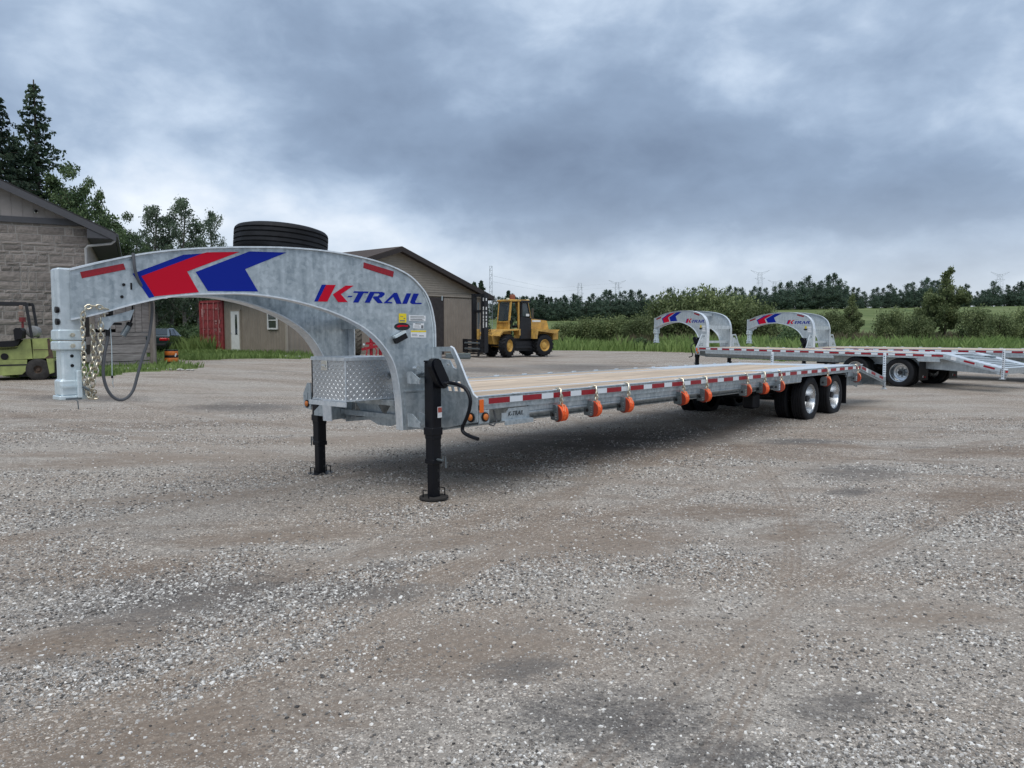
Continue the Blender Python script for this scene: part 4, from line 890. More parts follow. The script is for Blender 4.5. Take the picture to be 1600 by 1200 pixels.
def stones(n, r0, r1, s0, s1, seed, name):
    g = np.random.default_rng(seed)
    u = g.random(n*3); r = r0*(r1/r0)**u; a = np.radians(g.uniform(-41,41,n*3)); x = r*np.sin(a); y = r*np.cos(a)
    d = vnoise(x*.9+y*.35, y*1.9-x*.6, .55, 21)*.6+vnoise(x, y, 2.1, 22)*.4
    for cx, cy, R, w0 in TRACKS: d = d-.30*np.clip(1-((np.hypot(x-cx,y-cy)-R)/w0)**2, 0, 1)
    for lst, am in ((DARK_PATCH,.12),(BROWN_PATCH,.45)):
        for px, py, a2, c2, rr2, k2 in lst:
            dx, dy = x-px, y-py; ca, sa = math.cos(rr2), math.sin(rr2); d = d-am*k2*np.exp(-(((dx*ca+dy*sa)/a2)**2+((dy*ca-dx*sa)/c2)**2))
    k = g.random(n*3) < np.clip((d-.30)*2.4, .06, 1); x, y, r = x[k][:n], y[k][:n], r[k][:n]; n = len(x)
    s = (s0*(s1/s0)**(g.random(n)**2.2))*(.75+.25*np.minimum(r/4,2))
    B = np.array([(-1,-1,-.6),(1,-1,-.6),(1,1,-.6),(-1,1,-.6),(-.7,-.7,.7),(.7,-.7,.7),(.7,.7,.7),(-.7,.7,.7)], float)
    V = B[None]+g.uniform(-.38,.38,(n,8,3)); V *= np.stack([g.uniform(.7,1.35,n), g.uniform(.6,1.0,n), g.uniform(.45,.85,n)], -1)[:,None,:]*s[:,None,None]
    t = g.uniform(0,6.28,n); c, sn = np.cos(t), np.sin(t); vx = V[:,:,0]*c[:,None]-V[:,:,1]*sn[:,None]; vy = V[:,:,0]*sn[:,None]+V[:,:,1]*c[:,None]
    und = ((vnoise(x,y,.55,1)-.5)*.030+(vnoise(x,y,1.7,2)-.5)*.016+(vnoise(x,y,5.,3)-.5)*.008)*sm(.2,2,np.hypot(x,y))
    P = np.stack([vx+x[:,None], vy+y[:,None], V[:,:,2]+(terrain(x,y)+und+s*.12)[:,None]], -1)
    Fq = np.array([(0,3,2,1),(4,5,6,7),(0,1,5,4),(1,2,6,5),(2,3,7,6),(3,0,4,7)]); T = np.concatenate([Fq[:,[0,1,2]],Fq[:,[0,2,3]]])
    F = (T[None]+np.arange(n)[:,None,None]*8).reshape(-1,3)
    o = mesh_np(name, P.reshape(-1,3), F, STONES); o['kind'] = 'stuff'; o['label'] = 'loose pale crushed stones scattered over the gravel yard'; o['category'] = 'gravel'
stones(190000, 2.2, 16, .0024, .0098, 31, 'loose_gravel')

# ---------------------------------------------------------------- vegetation
def quads(P, size, g, squash=1.0, aspect=.55):
    n = len(P); a = g.normal(size=(n,3)); a /= np.linalg.norm(a,axis=1)[:,None]+1e-9; b = g.normal(size=(n,3)); b -= (a*b).sum(1)[:,None]*a; b /= np.linalg.norm(b,axis=1)[:,None]+1e-9
    s = size*g.uniform(.55,1.3,n)[:,None]; a = a*s; b = b*s*aspect
    V = np.stack([P-a, P+b-a*.1, P+a, P-b+a*.1], 1).reshape(-1,3); F = np.arange(n*4).reshape(-1,4); return V, F
CROWN = {}
def crown_broad(seed, h, rx, nl, size, base=.25, spread=.42, n=2600, limbs=11, up=.5):
    """leaf cloud gathered round limb ends; returns leaf points and limb lines"""
    g = np.random.default_rng(seed); pts = []; lines = []
    lines.append([(0,0,0,.020*h),(g.normal()*.02*h,g.normal()*.02*h,h*.45,.014*h),(g.normal()*.03*h,g.normal()*.03*h,h*.9,.004*h)])
    for i in range(limbs):
        z0 = h*(base+.55*i/limbs*g.uniform(.8,1.1)); a = i*2.4+g.normal()*.5; zt = min(h*.97, z0+h*g.uniform(.10,.34)*(up+.5)); f = math.sqrt(max(.02, 1-((zt/h-.52)/.52)**2)); R = rx*f*g.uniform(.55,1.12)
        e = np.array([R*math.cos(a), R*math.sin(a), zt]); lines.append([(0,0,z0,.009*h),(*(e*.55+np.array([0,0,z0*.45])),.005*h),(*e,.002*h)])
        for q in range(4):
            c = e*np.array([1,1,1])*(1-.22*q)+np.array([0,0,z0*.22*q])+g.normal(size=3)*rx*.16; k = int(n/limbs/4); rad = rx*spread*g.uniform(.45,.9)
            p = g.normal(size=(k,3)); p /= np.linalg.norm(p,axis=1)[:,None]; p *= (g.random(k)**.45)[:,None]*rad; p[:,2] *= .75; pts.append(c+p)
    for q in range(5):
        c = np.array([g.normal()*rx*.12, g.normal()*rx*.12, h*(.80+.045*q)]); k = int(n*.022); p = g.normal(size=(k,3))*rx*spread*.36*(1-.14*q); pts.append(c+p)
    P = np.concatenate(pts); P = P[P[:,2] > .02*h]; return P, lines, size
def crown_aspen(seed, h, rx, n, size):
    g = np.random.default_rng(seed); pts = []; lines = [[(0,0,0,.016*h),(g.normal()*.02*h,g.normal()*.02*h,h*.5,.010*h),(g.normal()*.02*h,0,h*.97,.003*h)]]
    nb = 24
    for i in range(nb):
        z0 = h*(.16+.76*i/nb); a = i*2.4+g.normal()*.4; f = (1-(z0/h-.16)/.95)**.6; L = rx*f*g.uniform(.55,1.2)
        e = np.array([L*math.cos(a),L*math.sin(a),z0+L*g.uniform(.7,1.3)]); lines.append([(0,0,z0,.004*h),(*e,.0012*h)])
        k = int(n/nb); u = g.random(k)**.6; c = np.array([0,0,z0])+(e-np.array([0,0,z0]))*u[:,None]; pts.append(c+g.normal(size=(k,3))*(.05+.10*rx*(1.15-u*.6))[:,None])
    pts.append(np.array([0,0,h*.93])+g.normal(size=(int(n*.05),3))*np.array([.10,.10,.06*h/ max(rx,.1)*.3])*rx); return np.concatenate(pts), lines, size
def crown_spruce(seed, h, rx, n, size, thin=0.0):
    g = np.random.default_rng(seed); pts = []; lines = [[(0,0,0,.016*h),(0,0,h*.5,.009*h),(0,0,h*.995,.002*h)]]; nw = 30; z = .06*h; i = 0
    while z < h*.985:
        f = (1-z/h)**.78; nb = 6 if z < h*.75 else 5
        for k in range(nb):
            a = k*2*math.pi/nb+i*.9+g.normal()*.18; L = rx*f*g.uniform(.6,1.18)+.12
            if g.random() < thin: continue
            dr = g.uniform(.10,.34)*L; e = np.array([L*math.cos(a),L*math.sin(a),z-dr+(.20*L if z > h*.6 else .06*L)]); lines.append([(0,0,z,.0035*h*f+.004),(*e,.004)])
            m = max(5,int(n*(L/(rx*h))*.55*h/nw/nb*2.0)); u = g.random(m)**.75; c = np.array([0,0,z])+(e-np.array([0,0,z]))*u[:,None]; sid = np.array([-math.sin(a),math.cos(a),0]); w = (.24*L*(1-u*.75))*g.normal(size=m)*.6
            pts.append(c+sid*w[:,None]+np.array([0,0,-1.0])*np.abs(g.normal(size=m)*.055*h*.16)[:,None]+g.normal(size=(m,3))*.03)
        z += h/nw*g.uniform(.75,1.15)*(1-.35*z/h); i += 1
    return np.concatenate(pts), lines, size
def crown_bush(seed, h, rx, n, size):
    g = np.random.default_rng(seed); pts = []; lines = []
    for i in range(16):
        a = i*2.4+g.normal()*.3; R = rx*math.sqrt((i+.5)/16)*g.uniform(.7,1.05); zt = h*(1-.45*(R/rx)**2)*g.uniform(.72,1.03); e = np.array([R*math.cos(a),R*math.sin(a),zt]); lines.append([(e[0]*.15,e[1]*.15,0,.02*h),(e[0]*.6,e[1]*.6,zt*.6,.012*h),(*e,.003*h)])
        k = int(n/16); u = g.random(k)**.55; c = np.array([e[0]*.25,e[1]*.25,0])+(e-np.array([e[0]*.25,e[1]*.25,0]))*u[:,None]; pts.append(c+np.clip(g.normal(size=(k,3)),-1.6,1.6)*np.array([.16*rx,.16*rx,.085*h]))
    P = np.concatenate(pts); P = P[P[:,2] > 0]; return P, lines, size
def plant(name, kind_label, cat, spec, lm, bm, group, trunk='trunk'):
    P, lines, size = spec; t = thing(name, kind_label, cat, group=group); g = np.random.default_rng(len(P))
    V, F = quads(P, size, g); mesh_np('crown', V, F, lm, t)
    tr = MB()
    for ln in lines: tr.tube([p[:3] for p in ln], [max(.004,p[3]) for p in ln], 5, False)
    tr.build(trunk, bm, t); return t
def put(proto, u, top, depth, h0, label=None, sx=1.0, rz=None, x=None, first=False):
    """copy a plant of height h0 so that it stands at bearing u and reaches the image height top"""
    o = proto if first else dup_tree(proto)
    x = (u-800)/1147.8*depth if x is None else x; zg = tz(x, depth); H = (513.3-top)*depth/1147.8+1.58-zg; k = H/h0
    o.location = (x, depth, zg-.05); o.scale = (k*sx, k*sx, k); o.rotation_euler = (0,0,random.uniform(0,6.28) if rz is None else rz)
    if label: o['label'] = label
    return o
GL = 'trees behind the left buildings'
P_ = {}
P_['spruce'] = plant('spruce_tree','x','tree',crown_spruce(1,16,3.1,20000,.125,.18),LSPR,BARK,GL); P_['spruce2'] = plant('spruce_tree','x','tree',crown_spruce(2,16,4.0,22000,.14,.06),LSPR,BARK,GL)
P_['broad'] = plant('leafy_tree','x','tree',crown_broad(3,10,2.8,0,.105,.10,.40,15000,17),LDEC,BARK,GL)
P_['aspen1'] = plant('aspen_tree','x','tree',crown_aspen(4,10,1.9,5200,.088),LASP,BARKP,GL); P_['aspen2'] = plant('aspen_tree','x','tree',crown_aspen(5,10,1.5,4200,.088),LASP,BARKP,GL)
P_['bush'] = plant('green_shrub','x','shrub',crown_bush(6,2.4,1.7,3600,.11),LDEC,BARK,'green weeds and shrubs by the parked car',trunk='stem')
P_['will1'] = plant('willow_bush','x','bush',crown_bush(7,4,3.0,11000,.115),LWIL,BARK,'willow bushes along the yard edge',trunk='stem'); P_['will2'] = plant('willow_bush','x','bush',crown_bush(8,4,2.7,10000,.115),LWIL,BARK,'willow bushes along the yard edge',trunk='stem')
P_['wtree'] = plant('willow_tree','x','tree',crown_broad(9,8,2.3,0,.135,.12,.42,11000,16),LWIL,BARK,'small trees standing among the bushes')
FG = 'trees of the far treeline'
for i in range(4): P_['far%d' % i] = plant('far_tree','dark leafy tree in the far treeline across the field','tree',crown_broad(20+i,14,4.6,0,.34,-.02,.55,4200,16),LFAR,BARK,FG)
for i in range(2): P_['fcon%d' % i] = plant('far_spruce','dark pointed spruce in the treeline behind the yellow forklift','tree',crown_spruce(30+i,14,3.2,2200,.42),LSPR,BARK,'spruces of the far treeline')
kids_map(); used = set()
def PUT(k, *a, **kw):
    o = put(P_[k], *a, H0[k], first=k not in used, **kw); used.add(k); return o
H0 = dict(spruce=16,spruce2=16,broad=10,aspen1=10,aspen2=10,bush=2.4,will1=4,will2=4,wtree=8,far0=14,far1=14,far2=14,far3=14,fcon0=14,fcon1=14)
def trees():
    PUT('spruce',72,134,46,sx=1.12,label='tall thin spruce with drooping branches rising above the stone building')
    PUT('spruce2',6,138,43,sx=1.05,label='broad dark spruce cut by the left edge of the picture')
    PUT('spruce2',38,212,45,sx=1.25,label='dense dark spruce between the two tallest spruces')
    PUT('broad',102,282,45,sx=1.0,label='dark leafy tree at the foot of the tall thin spruce')
    PUT('broad',136,296,45,sx=.8,label='bushy tree behind the right slope of the stone building roof')
    PUT('broad',165,306,44,sx=.62,label='loose leafy tree just above the eave of the stone building')
    PUT('broad',196,352,46,sx=.8,label='low leafy tree beside the downspout of the stone building')
    PUT('aspen2',218,362,50,label='short aspen left of the aspen row'); PUT('aspen1',247,317,52,sx=.95,label='leftmost tall aspen behind the trailer nose')
    PUT('aspen2',268,333,53,label='aspen between the two tallest aspens'); PUT('aspen1',291,305,52,sx=.9,label='tallest aspen behind the trailer neck')
    PUT('aspen2',313,343,53,label='short aspen right of the tallest aspen'); PUT('aspen1',336,325,52,sx=.72,label='rightmost aspen, leaning out beside the spare tyre')
    for u, t, d, s in ((205,392,57,1.3),(240,385,58,1.2),(272,392,60,1.2),(305,396,60,1.2),(338,398,62,1.1),(180,390,56,1.2)): PUT('broad',u,t,d,sx=s,label='dark tree in the thicket behind the parked car')
    for u, t, d, s in ((284,512,47,1.0),(300,505,50,1.2),(316,512,46,1.0),(262,505,52,1.2),(332,508,47,1.0),(240,508,50,1.2)): PUT('bush',u,t,d,sx=s,label='green shrub in the weeds between the parked car and the red container')
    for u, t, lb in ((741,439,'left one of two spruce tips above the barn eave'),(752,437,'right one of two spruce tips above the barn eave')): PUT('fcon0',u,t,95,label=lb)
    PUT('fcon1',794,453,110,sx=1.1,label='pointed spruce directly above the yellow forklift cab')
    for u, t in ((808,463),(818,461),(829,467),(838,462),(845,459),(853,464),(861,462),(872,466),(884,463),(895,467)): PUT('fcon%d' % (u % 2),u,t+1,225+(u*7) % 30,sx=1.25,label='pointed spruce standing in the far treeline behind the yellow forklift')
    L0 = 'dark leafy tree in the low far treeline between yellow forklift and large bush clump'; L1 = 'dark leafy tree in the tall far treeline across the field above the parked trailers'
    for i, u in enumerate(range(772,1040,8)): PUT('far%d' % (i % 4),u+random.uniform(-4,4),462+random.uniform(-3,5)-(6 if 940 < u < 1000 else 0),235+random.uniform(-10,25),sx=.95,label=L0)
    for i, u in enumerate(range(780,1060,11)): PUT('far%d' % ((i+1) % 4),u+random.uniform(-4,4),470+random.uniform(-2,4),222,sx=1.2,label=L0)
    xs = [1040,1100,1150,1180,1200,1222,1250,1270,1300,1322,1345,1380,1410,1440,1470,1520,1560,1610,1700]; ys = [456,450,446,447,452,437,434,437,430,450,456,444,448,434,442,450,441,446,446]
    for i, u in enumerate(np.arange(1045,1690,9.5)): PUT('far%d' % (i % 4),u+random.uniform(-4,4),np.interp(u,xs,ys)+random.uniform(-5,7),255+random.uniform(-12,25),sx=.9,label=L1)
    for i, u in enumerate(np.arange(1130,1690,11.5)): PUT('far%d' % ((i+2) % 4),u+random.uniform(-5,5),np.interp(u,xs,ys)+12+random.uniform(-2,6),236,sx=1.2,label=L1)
    W = 'will%d'
    B = [(1,885,500,62,1.0,'low dark willow bush right behind the yellow forklift'),(2,925,494,61,1.0,'rounded willow bush left of the large bush clump'),(1,965,491,60,.95,'willow bush in the middle of the low bush row'),(2,998,493,58,.8,'willow bush touching the left of the large clump'),
         (1,1045,455,62,.82,'tall willow bush behind the nose of the nearer parked trailer'),(2,1093,449,63,.75,'tallest willow of the large bush clump'),(1,1140,456,62,.8,'willow bush behind the neck of the nearer parked trailer'),(2,1178,470,60,.8,'willow bush between the two parked trailer necks'),
         (1,1298,482,60,.62,'willow bush right of the farthest trailer neck'),(2,1392,480,60,.72,'pale willow bush left of the tall small tree'),(1,1428,488,57,.7,'low pale willow bush in front of the tall small tree'),(2,1525,478,60,.75,'wide willow bush right of the tall small tree'),(1,1560,487,58,.65,'low willow bush near the right edge'),(2,1605,478,60,.8,'willow bush cut by the right edge')]
    for k, u, t, d, s, lb in B: PUT(W % k,u,t,d,sx=s,label=lb)
    PUT('wtree',1327,459,62,sx=.62,label='thin young tree between the bushes right of the farthest trailer'); PUT('wtree',1474,420,66,sx=.78,label='tallest small tree among the bushes, with a rounded top'); PUT('wtree',1445,452,67,sx=.7,label='small tree leaning on the tallest one from the left')
    PUT('bush',1238,507,47,sx=.9,label='bright green shrub under the arch of the farthest trailer neck'); PUT('bush',1215,522,46,sx=1.0,label='low bright shrub left of the shrub under the neck arch'); PUT('bush',1000,525,55,sx=1.2,label='low green shrub in the grass left of the nearer parked trailer')
    for i in range(4):
        if 'far%d' % i not in used: raise RuntimeError
trees()
# tall grass, weeds
def blades(n, sampler, h0, h1, w, seed, name, m, label):
    g = np.random.default_rng(seed); x, y = sampler(g, n); k = grassy(x, y); x, y = x[k], y[k]; n = len(x); z = terrain(x, y)
    cl = vnoise(x, y, .5, seed+3); h = (h0+(h1-h0)*g.random(n))*(.55+.9*cl); a = g.uniform(0,6.28,n); wd = w*g.uniform(.6,1.4,n); lean = g.normal(size=(n,2))*.28*h[:,None]
    dx, dy = np.cos(a)*wd, np.sin(a)*wd; P = np.stack([x,y,z], -1)
    V = np.stack([P+np.stack([-dx,-dy,0*dx-.03],-1), P+np.stack([dx,dy,0*dx-.03],-1), P+np.stack([lean[:,0]*.4+dx*.6,lean[:,1]*.4+dy*.6,h*.6],-1), P+np.stack([lean[:,0],lean[:,1],h],-1)],1).reshape(-1,3)
    o = mesh_np(name, V, np.arange(n*4).reshape(-1,4), m); o['kind'] = 'stuff'; o['label'] = label; o['category'] = 'grass'
def band(xa, xb, ya, yb): return lambda g, n: (g.uniform(xa,xb,n), ya+(yb-ya)*g.random(n)**1.5)
blades(85000, band(-2,70,31,66), .42, 1.0, .042, 41, 'tall_grass', LGRS, 'tall green grass along the far edge of the yard')
blades(22000, band(8,80,55,90), .7, 1.2, .06, 42, 'seeding_grass', LGRB, 'brownish seeding grass in front of the bushes')
blades(9000, band(-15,-9.8,19.8,27), .06, .26, .016, 43, 'short_grass', LGRS, 'short grass in front of the wooden shed')
blades(12000, band(-16,-8.5,28,37), .05, .22, .02, 44, 'short_grass', LGRS, 'short grass in front of the barn and the red container')
blades(12000, band(-34,-15,37,56), .25, .8, .03, 45, 'weeds', LGRS, 'green weeds behind the parked car')
# ---------------------------------------------------------------- stone building at the left
def stone_building():
    X, Y = Vector((.89,.456,0)).normalized(), Vector((-.456,.89,0)).normalized()
    T = thing('stone_building', 'grey stone building with dark gable roof at the left edge', 'building', matrix=frame((-14.29,25,.12),X,Y,(0,0,1)))
    top = 4.86; Wd = 10.0; tan = .47
    B = lambda n, mb, m, p=T, fix=False: mb.build(n, m, p, fix=fix)
    B('wall', MB().box((-Wd/2,.16,top/2-.2),(Wd,.30,top+.4)).box((-.15,6,top/2-.2),(.30,11.4,top+.4)).box((-Wd+.15,6,top/2-.2),(.30,11.4,top+.4)), MORTAR)
    g = random.Random(5); protos = []
    for k in range(8):
        m = MB(); n = 5; vs = []
        for j in range(3):
            for i in range(n):
                e = i in (0,n-1) or j in (0,2); vs.append((-.5+i/(n-1), (0 if e else -g.uniform(.010,.030))-(.004 if e else 0), j/2))
        b0 = len(vs); per = [0,1,2,3,4,9,14,13,12,11,10,5]; vs += [(vs[i][0],.05,vs[i][2]) for i in per]
        fs = [(j*n+i, j*n+i+1, (j+1)*n+i+1, (j+1)*n+i) for j in range(2) for i in range(n-1)]
        L = len(per); fs += [(per[i], b0+i, b0+(i+1) % L, per[(i+1) % L]) for i in range(L)]
        m.add(vs, fs); o = m.build('stone', STONE, T, fix=True); protos.append(o)
    first = [True]*8; z = 0.0; rest = MB(); cnt = 0
    while z < top-.02:
        h = min(g.choice([.12,.17,.21,.26,.33]), top-z)
        if top-z-h < .09: h = top-z
        x = 0.0
        while x > -Wd+.05:
            w = g.choice([.22,.34,.46,.62,.82])*g.uniform(.88,1.12)*(1.0 if h > .15 else 1.15); w = min(w, x+Wd); xc = x-w/2
            if xc > -4.9:
                k = g.randrange(8); o = protos[k] if first[k] else protos[k].copy()
                if not first[k]: COL.objects.link(o)
                first[k] = False; o.parent = T; o.location = (xc, g.uniform(-.012,.014), z+.013); o.scale = (w-.034, 1, h-.028); cnt += 1
            else: rest.box((xc,.005,z+h/2),(w-.034,.05,h-.028))
            x -= w
        z += h
    o = B('stone_facing', rest, STONE); o['kind'] = 'stuff'
    B('trim_board', MB().box((-Wd/2,-.035,top+.09),(Wd+.06,.07,.19)), FASCIA)
    zr = lambda x: 4.63+tan*(.81-x) if x > -Wd/2 else 4.63+tan*(.81+Wd+x)
    n = 33
    for i in range(n):
        x1 = -i*Wd/n; x0 = x1-Wd/n+.012; a, b = zr(x1)-.06, zr(x0)-.06
        if min(a,b) < top+.2:
            a, b = max(a, top+.19), max(b, top+.19)
        B('siding_board', MB().prism([(x0,top+.18),(x1,top+.18),(x1,a),(x0,b)] if a > top+.181 or b > top+.181 else [(x0,top+.18),(x1,top+.18),(x1,top+.19),(x0,top+.19)], frame((0,.01,0),(1,0,0),(0,0,1),(0,-1,0)), .02), BATTEN)
    bt = MB()
    for i in range(1,n):
        x = -i*Wd/n
        if zr(x)-.1 > top+.25: bt.box((x+.006,-.018,(top+.18+zr(x)-.08)/2),(.03,.016,zr(x)-.08-top-.18))
    B('batten', bt, BATTEN)
    rg = -Wd/2; zrg = zr(rg); L = 12.2
    for sx, x1 in ((1,.86),(-1,-Wd-.86)):
        a, b = (rg,zrg), (x1, zr(x1))
        if sx < 0: a, b = b, a
        B('roof_slope', MB().prism([(a[0],a[1]),(b[0],b[1]),(b[0],b[1]+.05),(a[0],a[1]+.05)], frame((0,-.47,0),(1,0,0),(0,0,1),(0,-1,0)), -L), SHINGLED, fix=True)
        B('rake_board', MB().prism([(a[0],a[1]-.24),(b[0],b[1]-.24),(b[0],b[1]-.003),(a[0],a[1]-.003)], frame((0,-.44,0),(1,0,0),(0,0,1),(0,-1,0)), .03), FASCIA, fix=True)
        B('soffit', MB().prism([(a[0],a[1]-.10),(b[0],b[1]-.10),(b[0],b[1]-.07),(a[0],a[1]-.07)], frame((0,-.435,0),(1,0,0),(0,0,1),(0,-1,0)), -.43), SOFFIT, fix=True)
    xe = .82
    B('eave_box', MB().prism([(.02,zr(.02)-.26),(.02,4.44),(xe,4.44),(xe,zr(xe)-.02)], frame((0,-.432,0),(1,0,0),(0,0,1),(0,-1,0)), -.03), FASCIA, fix=True)
    B('eave_soffit', MB().box((.42,5.6,4.43),(.80,12.0,.02)), SOFFIT)
    B('gutter', MB().box((xe+.05,5.6,4.56),(.11,12.06,.13), bev=.02), FASCIA)
    B('downspout', MB().tube([(xe,-.25,4.40),(xe-.12,-.22,4.30),(.02,-.10,4.20),(-.06,-.085,4.12),(-.06,-.085,.1)], .042, 8), mat('pale_downspout', (.36,.36,.36), .5))
    c = thing('security_camera', 'small white dome camera under the gable of the stone building', 'camera', matrix=frame((-14.29,25,.12),X,Y,(0,0,1)) @ Matrix.Translation((-1.42,-.03,top+.36)))
    MB().box((0,-.01,.02),(.12,.05,.10), bev=.02).build('mount', WHITE, c); MB().lathe([(0,-.05),(.035,-.035),(.05,0),(.05,.03),(0,.03)], 14, Matrix.Translation((0,-.07,.02)) @ Matrix.Rotation(-.6,4,'X')).build('dome', BLACKPL, c)
stone_building()
# ---------------------------------------------------------------- weathered plank shed
def shed():
    a, b = Vector((-13.42,23.45,0)), Vector((-12.17,24.95,0)); X = (b-a).normalized(); Y = Vector((-X.y,X.x,0)); L = (b-a).length
    z0 = .22
    T = thing('plank_shed', 'weathered grey plank shed beside the stone building', 'shed', matrix=frame((a.x,a.y,z0),X,Y,(0,0,1)))
    B = lambda n, mb, m, p=T: mb.build(n, m, p)
    B('back_wall_shade', MB().box((L/2,.8,1.0),(L,.03,2.1)).box((.02,.4,1.0),(.03,.8,2.1)), BLACKV)  # black colour stands for the shade inside the shed
    po = MB().lathe([(.105,-.4),(.10,1.2),(.095,2.35)], 10, Matrix.Translation((L-.02,-.02,0))); B('post', po, POSTW)
    B('post', MB().box((.05,.0,1.0),(.12,.12,2.2)), POSTW)
    g = random.Random(2); z = .13; full = True
    for h, full in ((.13,True),(.26,False),(.30,True),(.26,False),(.14,True)):
        x1 = L-.10
        B('plank', MB().box((0,0,0),(x1,.04,h-.015), Matrix.Rotation(g.uniform(-.006,.006),4,'Y'), .006), OLDW).location = (x1/2-(.0 if full else .13), .03+g.uniform(-.012,.012), z+h/2)
        if not full: B('plank', MB().box((0,0,0),(.30,.03,h*.42), None, .005), OLDW).location = (L-.22,.06,z+h*.28)
        z += h
    x = .08
    while x < L-.12:
        w = min(g.choice([.22,.28,.34]), L-.1-x); zb = z+.0 if x > .75 else z+.10
        B('plank', MB().box((0,0,0),(w-.012,.03,2.34-zb), Matrix.Rotation(g.uniform(-.01,.01),4,'Y'), .005), OLDW).location = (x+w/2, .01+g.uniform(-.01,.01), (zb+2.34)/2); x += w
    B('sill', MB().box((L/2,.02,.04),(L,.06,.10)), OLDW)
    B('roof', MB().box((L/2+.16,.35,2.40),(L+.55,1.1,.09)), WHITE)
shed()
# ---------------------------------------------------------------- tan barn with sliding door
def barn():
    X, Y = Vector((.643,.766,0)), Vector((-.766,.643,0)); W, Ln = 13.5, 5.55; ze, slope = 3.50, .324
    T = thing('barn', 'tan steel sided barn with brown roof and dark sliding doorway', 'barn', matrix=frame((-10.47,34.16,0),X,Y,(0,0,1)))
    B = lambda n, mb, m, p=T, fix=False: mb.build(n, m, p, fix=fix)
    def ribs(L, z0, z1, M, pitch=.23):
        m = MB(); xs = []; x = 0
        while x < L: 
            for dx, d in ((0,0),(pitch*.62,0),(pitch*.70,-.022),(pitch*.90,-.022)): xs.append((min(L,x+dx), d))
            x += pitch
        vs = []; 
        for x, d in xs: vs += [(x,d,z0),(x,d,z1)]
        m.add(vs, [(2*i,2*i+2,2*i+3,2*i+1) for i in range(len(xs)-1)], False, M); return m
    zr = lambda x: ze+slope*(x if x < W/2 else W-x)
    gab = MB().prism([(0,-.2),(W,-.2),(W,ze),(W/2,zr(W/2)),(0,ze)], frame((0,.10,0),(1,0,0),(0,0,1),(0,-1,0)), .06)
    gab.prism([(0,-.2),(W,-.2),(W,ze),(W/2,zr(W/2)),(0,ze)], frame((0,Ln,0),(1,0,0),(0,0,1),(0,-1,0)), .06).box((W-.05,Ln/2,ze/2-.1),(.1,Ln,ze+.2)).box((.06,Ln/2,ze/2-.1),(.06,Ln,ze+.2))
    B('wall', gab, TAN, fix=True)
    B('steel_siding', ribs(W, -.1, ze-.08, Matrix.Translation((0,.03,0))), TAN)
    B('steel_siding', ribs(Ln, -.1, ze-.02, frame((.02,Ln,0),(0,-1,0),(1,0,0),(0,0,1))), TAN)
    lap = MB(); z = ze-.02
    while z < zr(W/2)-.05:
        x0 = max(0,(z-ze)/slope); lap.add([(x0,.0,z),(W-x0,.0,z),(W-x0-.3,.04,z+.125),(x0+.3,.04,z+.125)], [(0,1,2,3)]); lap.add([(x0,.04,z),(W-x0,.04,z),(W-x0,.0,z),(x0,.0,z)], [(0,1,2,3)]); z += .125
    B('lap_siding', lap, TANLAP)
    B('corner_trim', MB().box((.0,.0,ze/2),(.10,.10,ze+.1)).box((W,.0,ze/2),(.10,.10,ze+.1)), TANLAP)
    zp = zr(W/2)
    for s in (0,1):
        xa, xb = (W/2,-.55) if s == 0 else (W/2,W+.55); za, zb = zp+.14, zp+.14-slope*(W/2+.55)
        pts = [(xa,za),(xb,zb),(xb,zb+.06),(xa,za+.06)]
        B('roof_slope', MB().prism(pts, frame((0,-.45,0),(1,0,0),(0,0,1),(0,-1,0)), -(Ln+.9)), SHINGLE, fix=True)
        B('rake_board', MB().prism([(xa,za-.22),(xb,zb-.22),(xb,zb+.02),(xa,za+.02)], frame((0,-.455,0),(1,0,0),(0,0,1),(0,-1,0)), .03), BROWN, fix=True)
        B('soffit', MB().prism([(xa,za-.14),(xb,zb-.14),(xb,zb-.10),(xa,za-.10)], frame((0,-.44,0),(1,0,0),(0,0,1),(0,-1,0)), -.46), BROWN, fix=True)
        B('eave_board', MB().box((xb+(.02 if s else -.02),Ln/2,zb-.08),(.03,Ln+.9,.22)), BROWN)
    B('door_track', MB().box((9.9,-.07,ze-.04),(7.4,.08,.16)).box((9.9,-.12,ze+.03),(7.4,.04,.03)), TANLAP)
    d = B('sliding_door', MB().box((11.4,-.055,1.6),(2.45,.05,3.4)), TAN); B('door_rib', ribs(2.45,-.05,3.28,Matrix.Translation((10.175,-.085,0))), TAN, d)
    d = B('sliding_door', MB().box((8.95,-.052,1.6),(2.4,.05,3.4)), DOORDK); B('hanger', MB().box((10.0,-.10,ze-.22),(.06,.03,.26)), GALV2, d)
    # side door and window on the long wall
    def side(b0, b1, z0, z1, t, out): return (((-out), (b0+b1)/2, (z0+z1)/2), (t, abs(b1-b0), z1-z0))
    dr = B('door', MB().box(*side(4.02,4.84,.36,2.42,.05,.03), bev=.006), WHITE)
    B('door_frame', MB().box(*side(3.94,4.02,.30,2.50,.09,.02)).box(*side(4.84,4.92,.30,2.50,.09,.02)).box(*side(3.94,4.92,2.42,2.50,.092,.02)), TANLAP, dr)
    B('door_window', MB().box(*side(4.22,4.42,1.25,2.25,.02,.055)), GLASS, dr); B('door_handle', MB().box(*side(4.76,4.80,1.28,1.36,.05,.07)), CHROME, dr)
    w = B('window', MB().box(*side(.66,.73,1.52,2.40,.07,.04)).box(*side(1.42,1.49,1.52,2.40,.07,.04)).box(*side(.73,1.42,2.33,2.40,.07,.04)).box(*side(.73,1.42,1.52,1.59,.07,.04)).box(*side(.73,1.42,1.93,1.98,.06,.04)), WHITE)
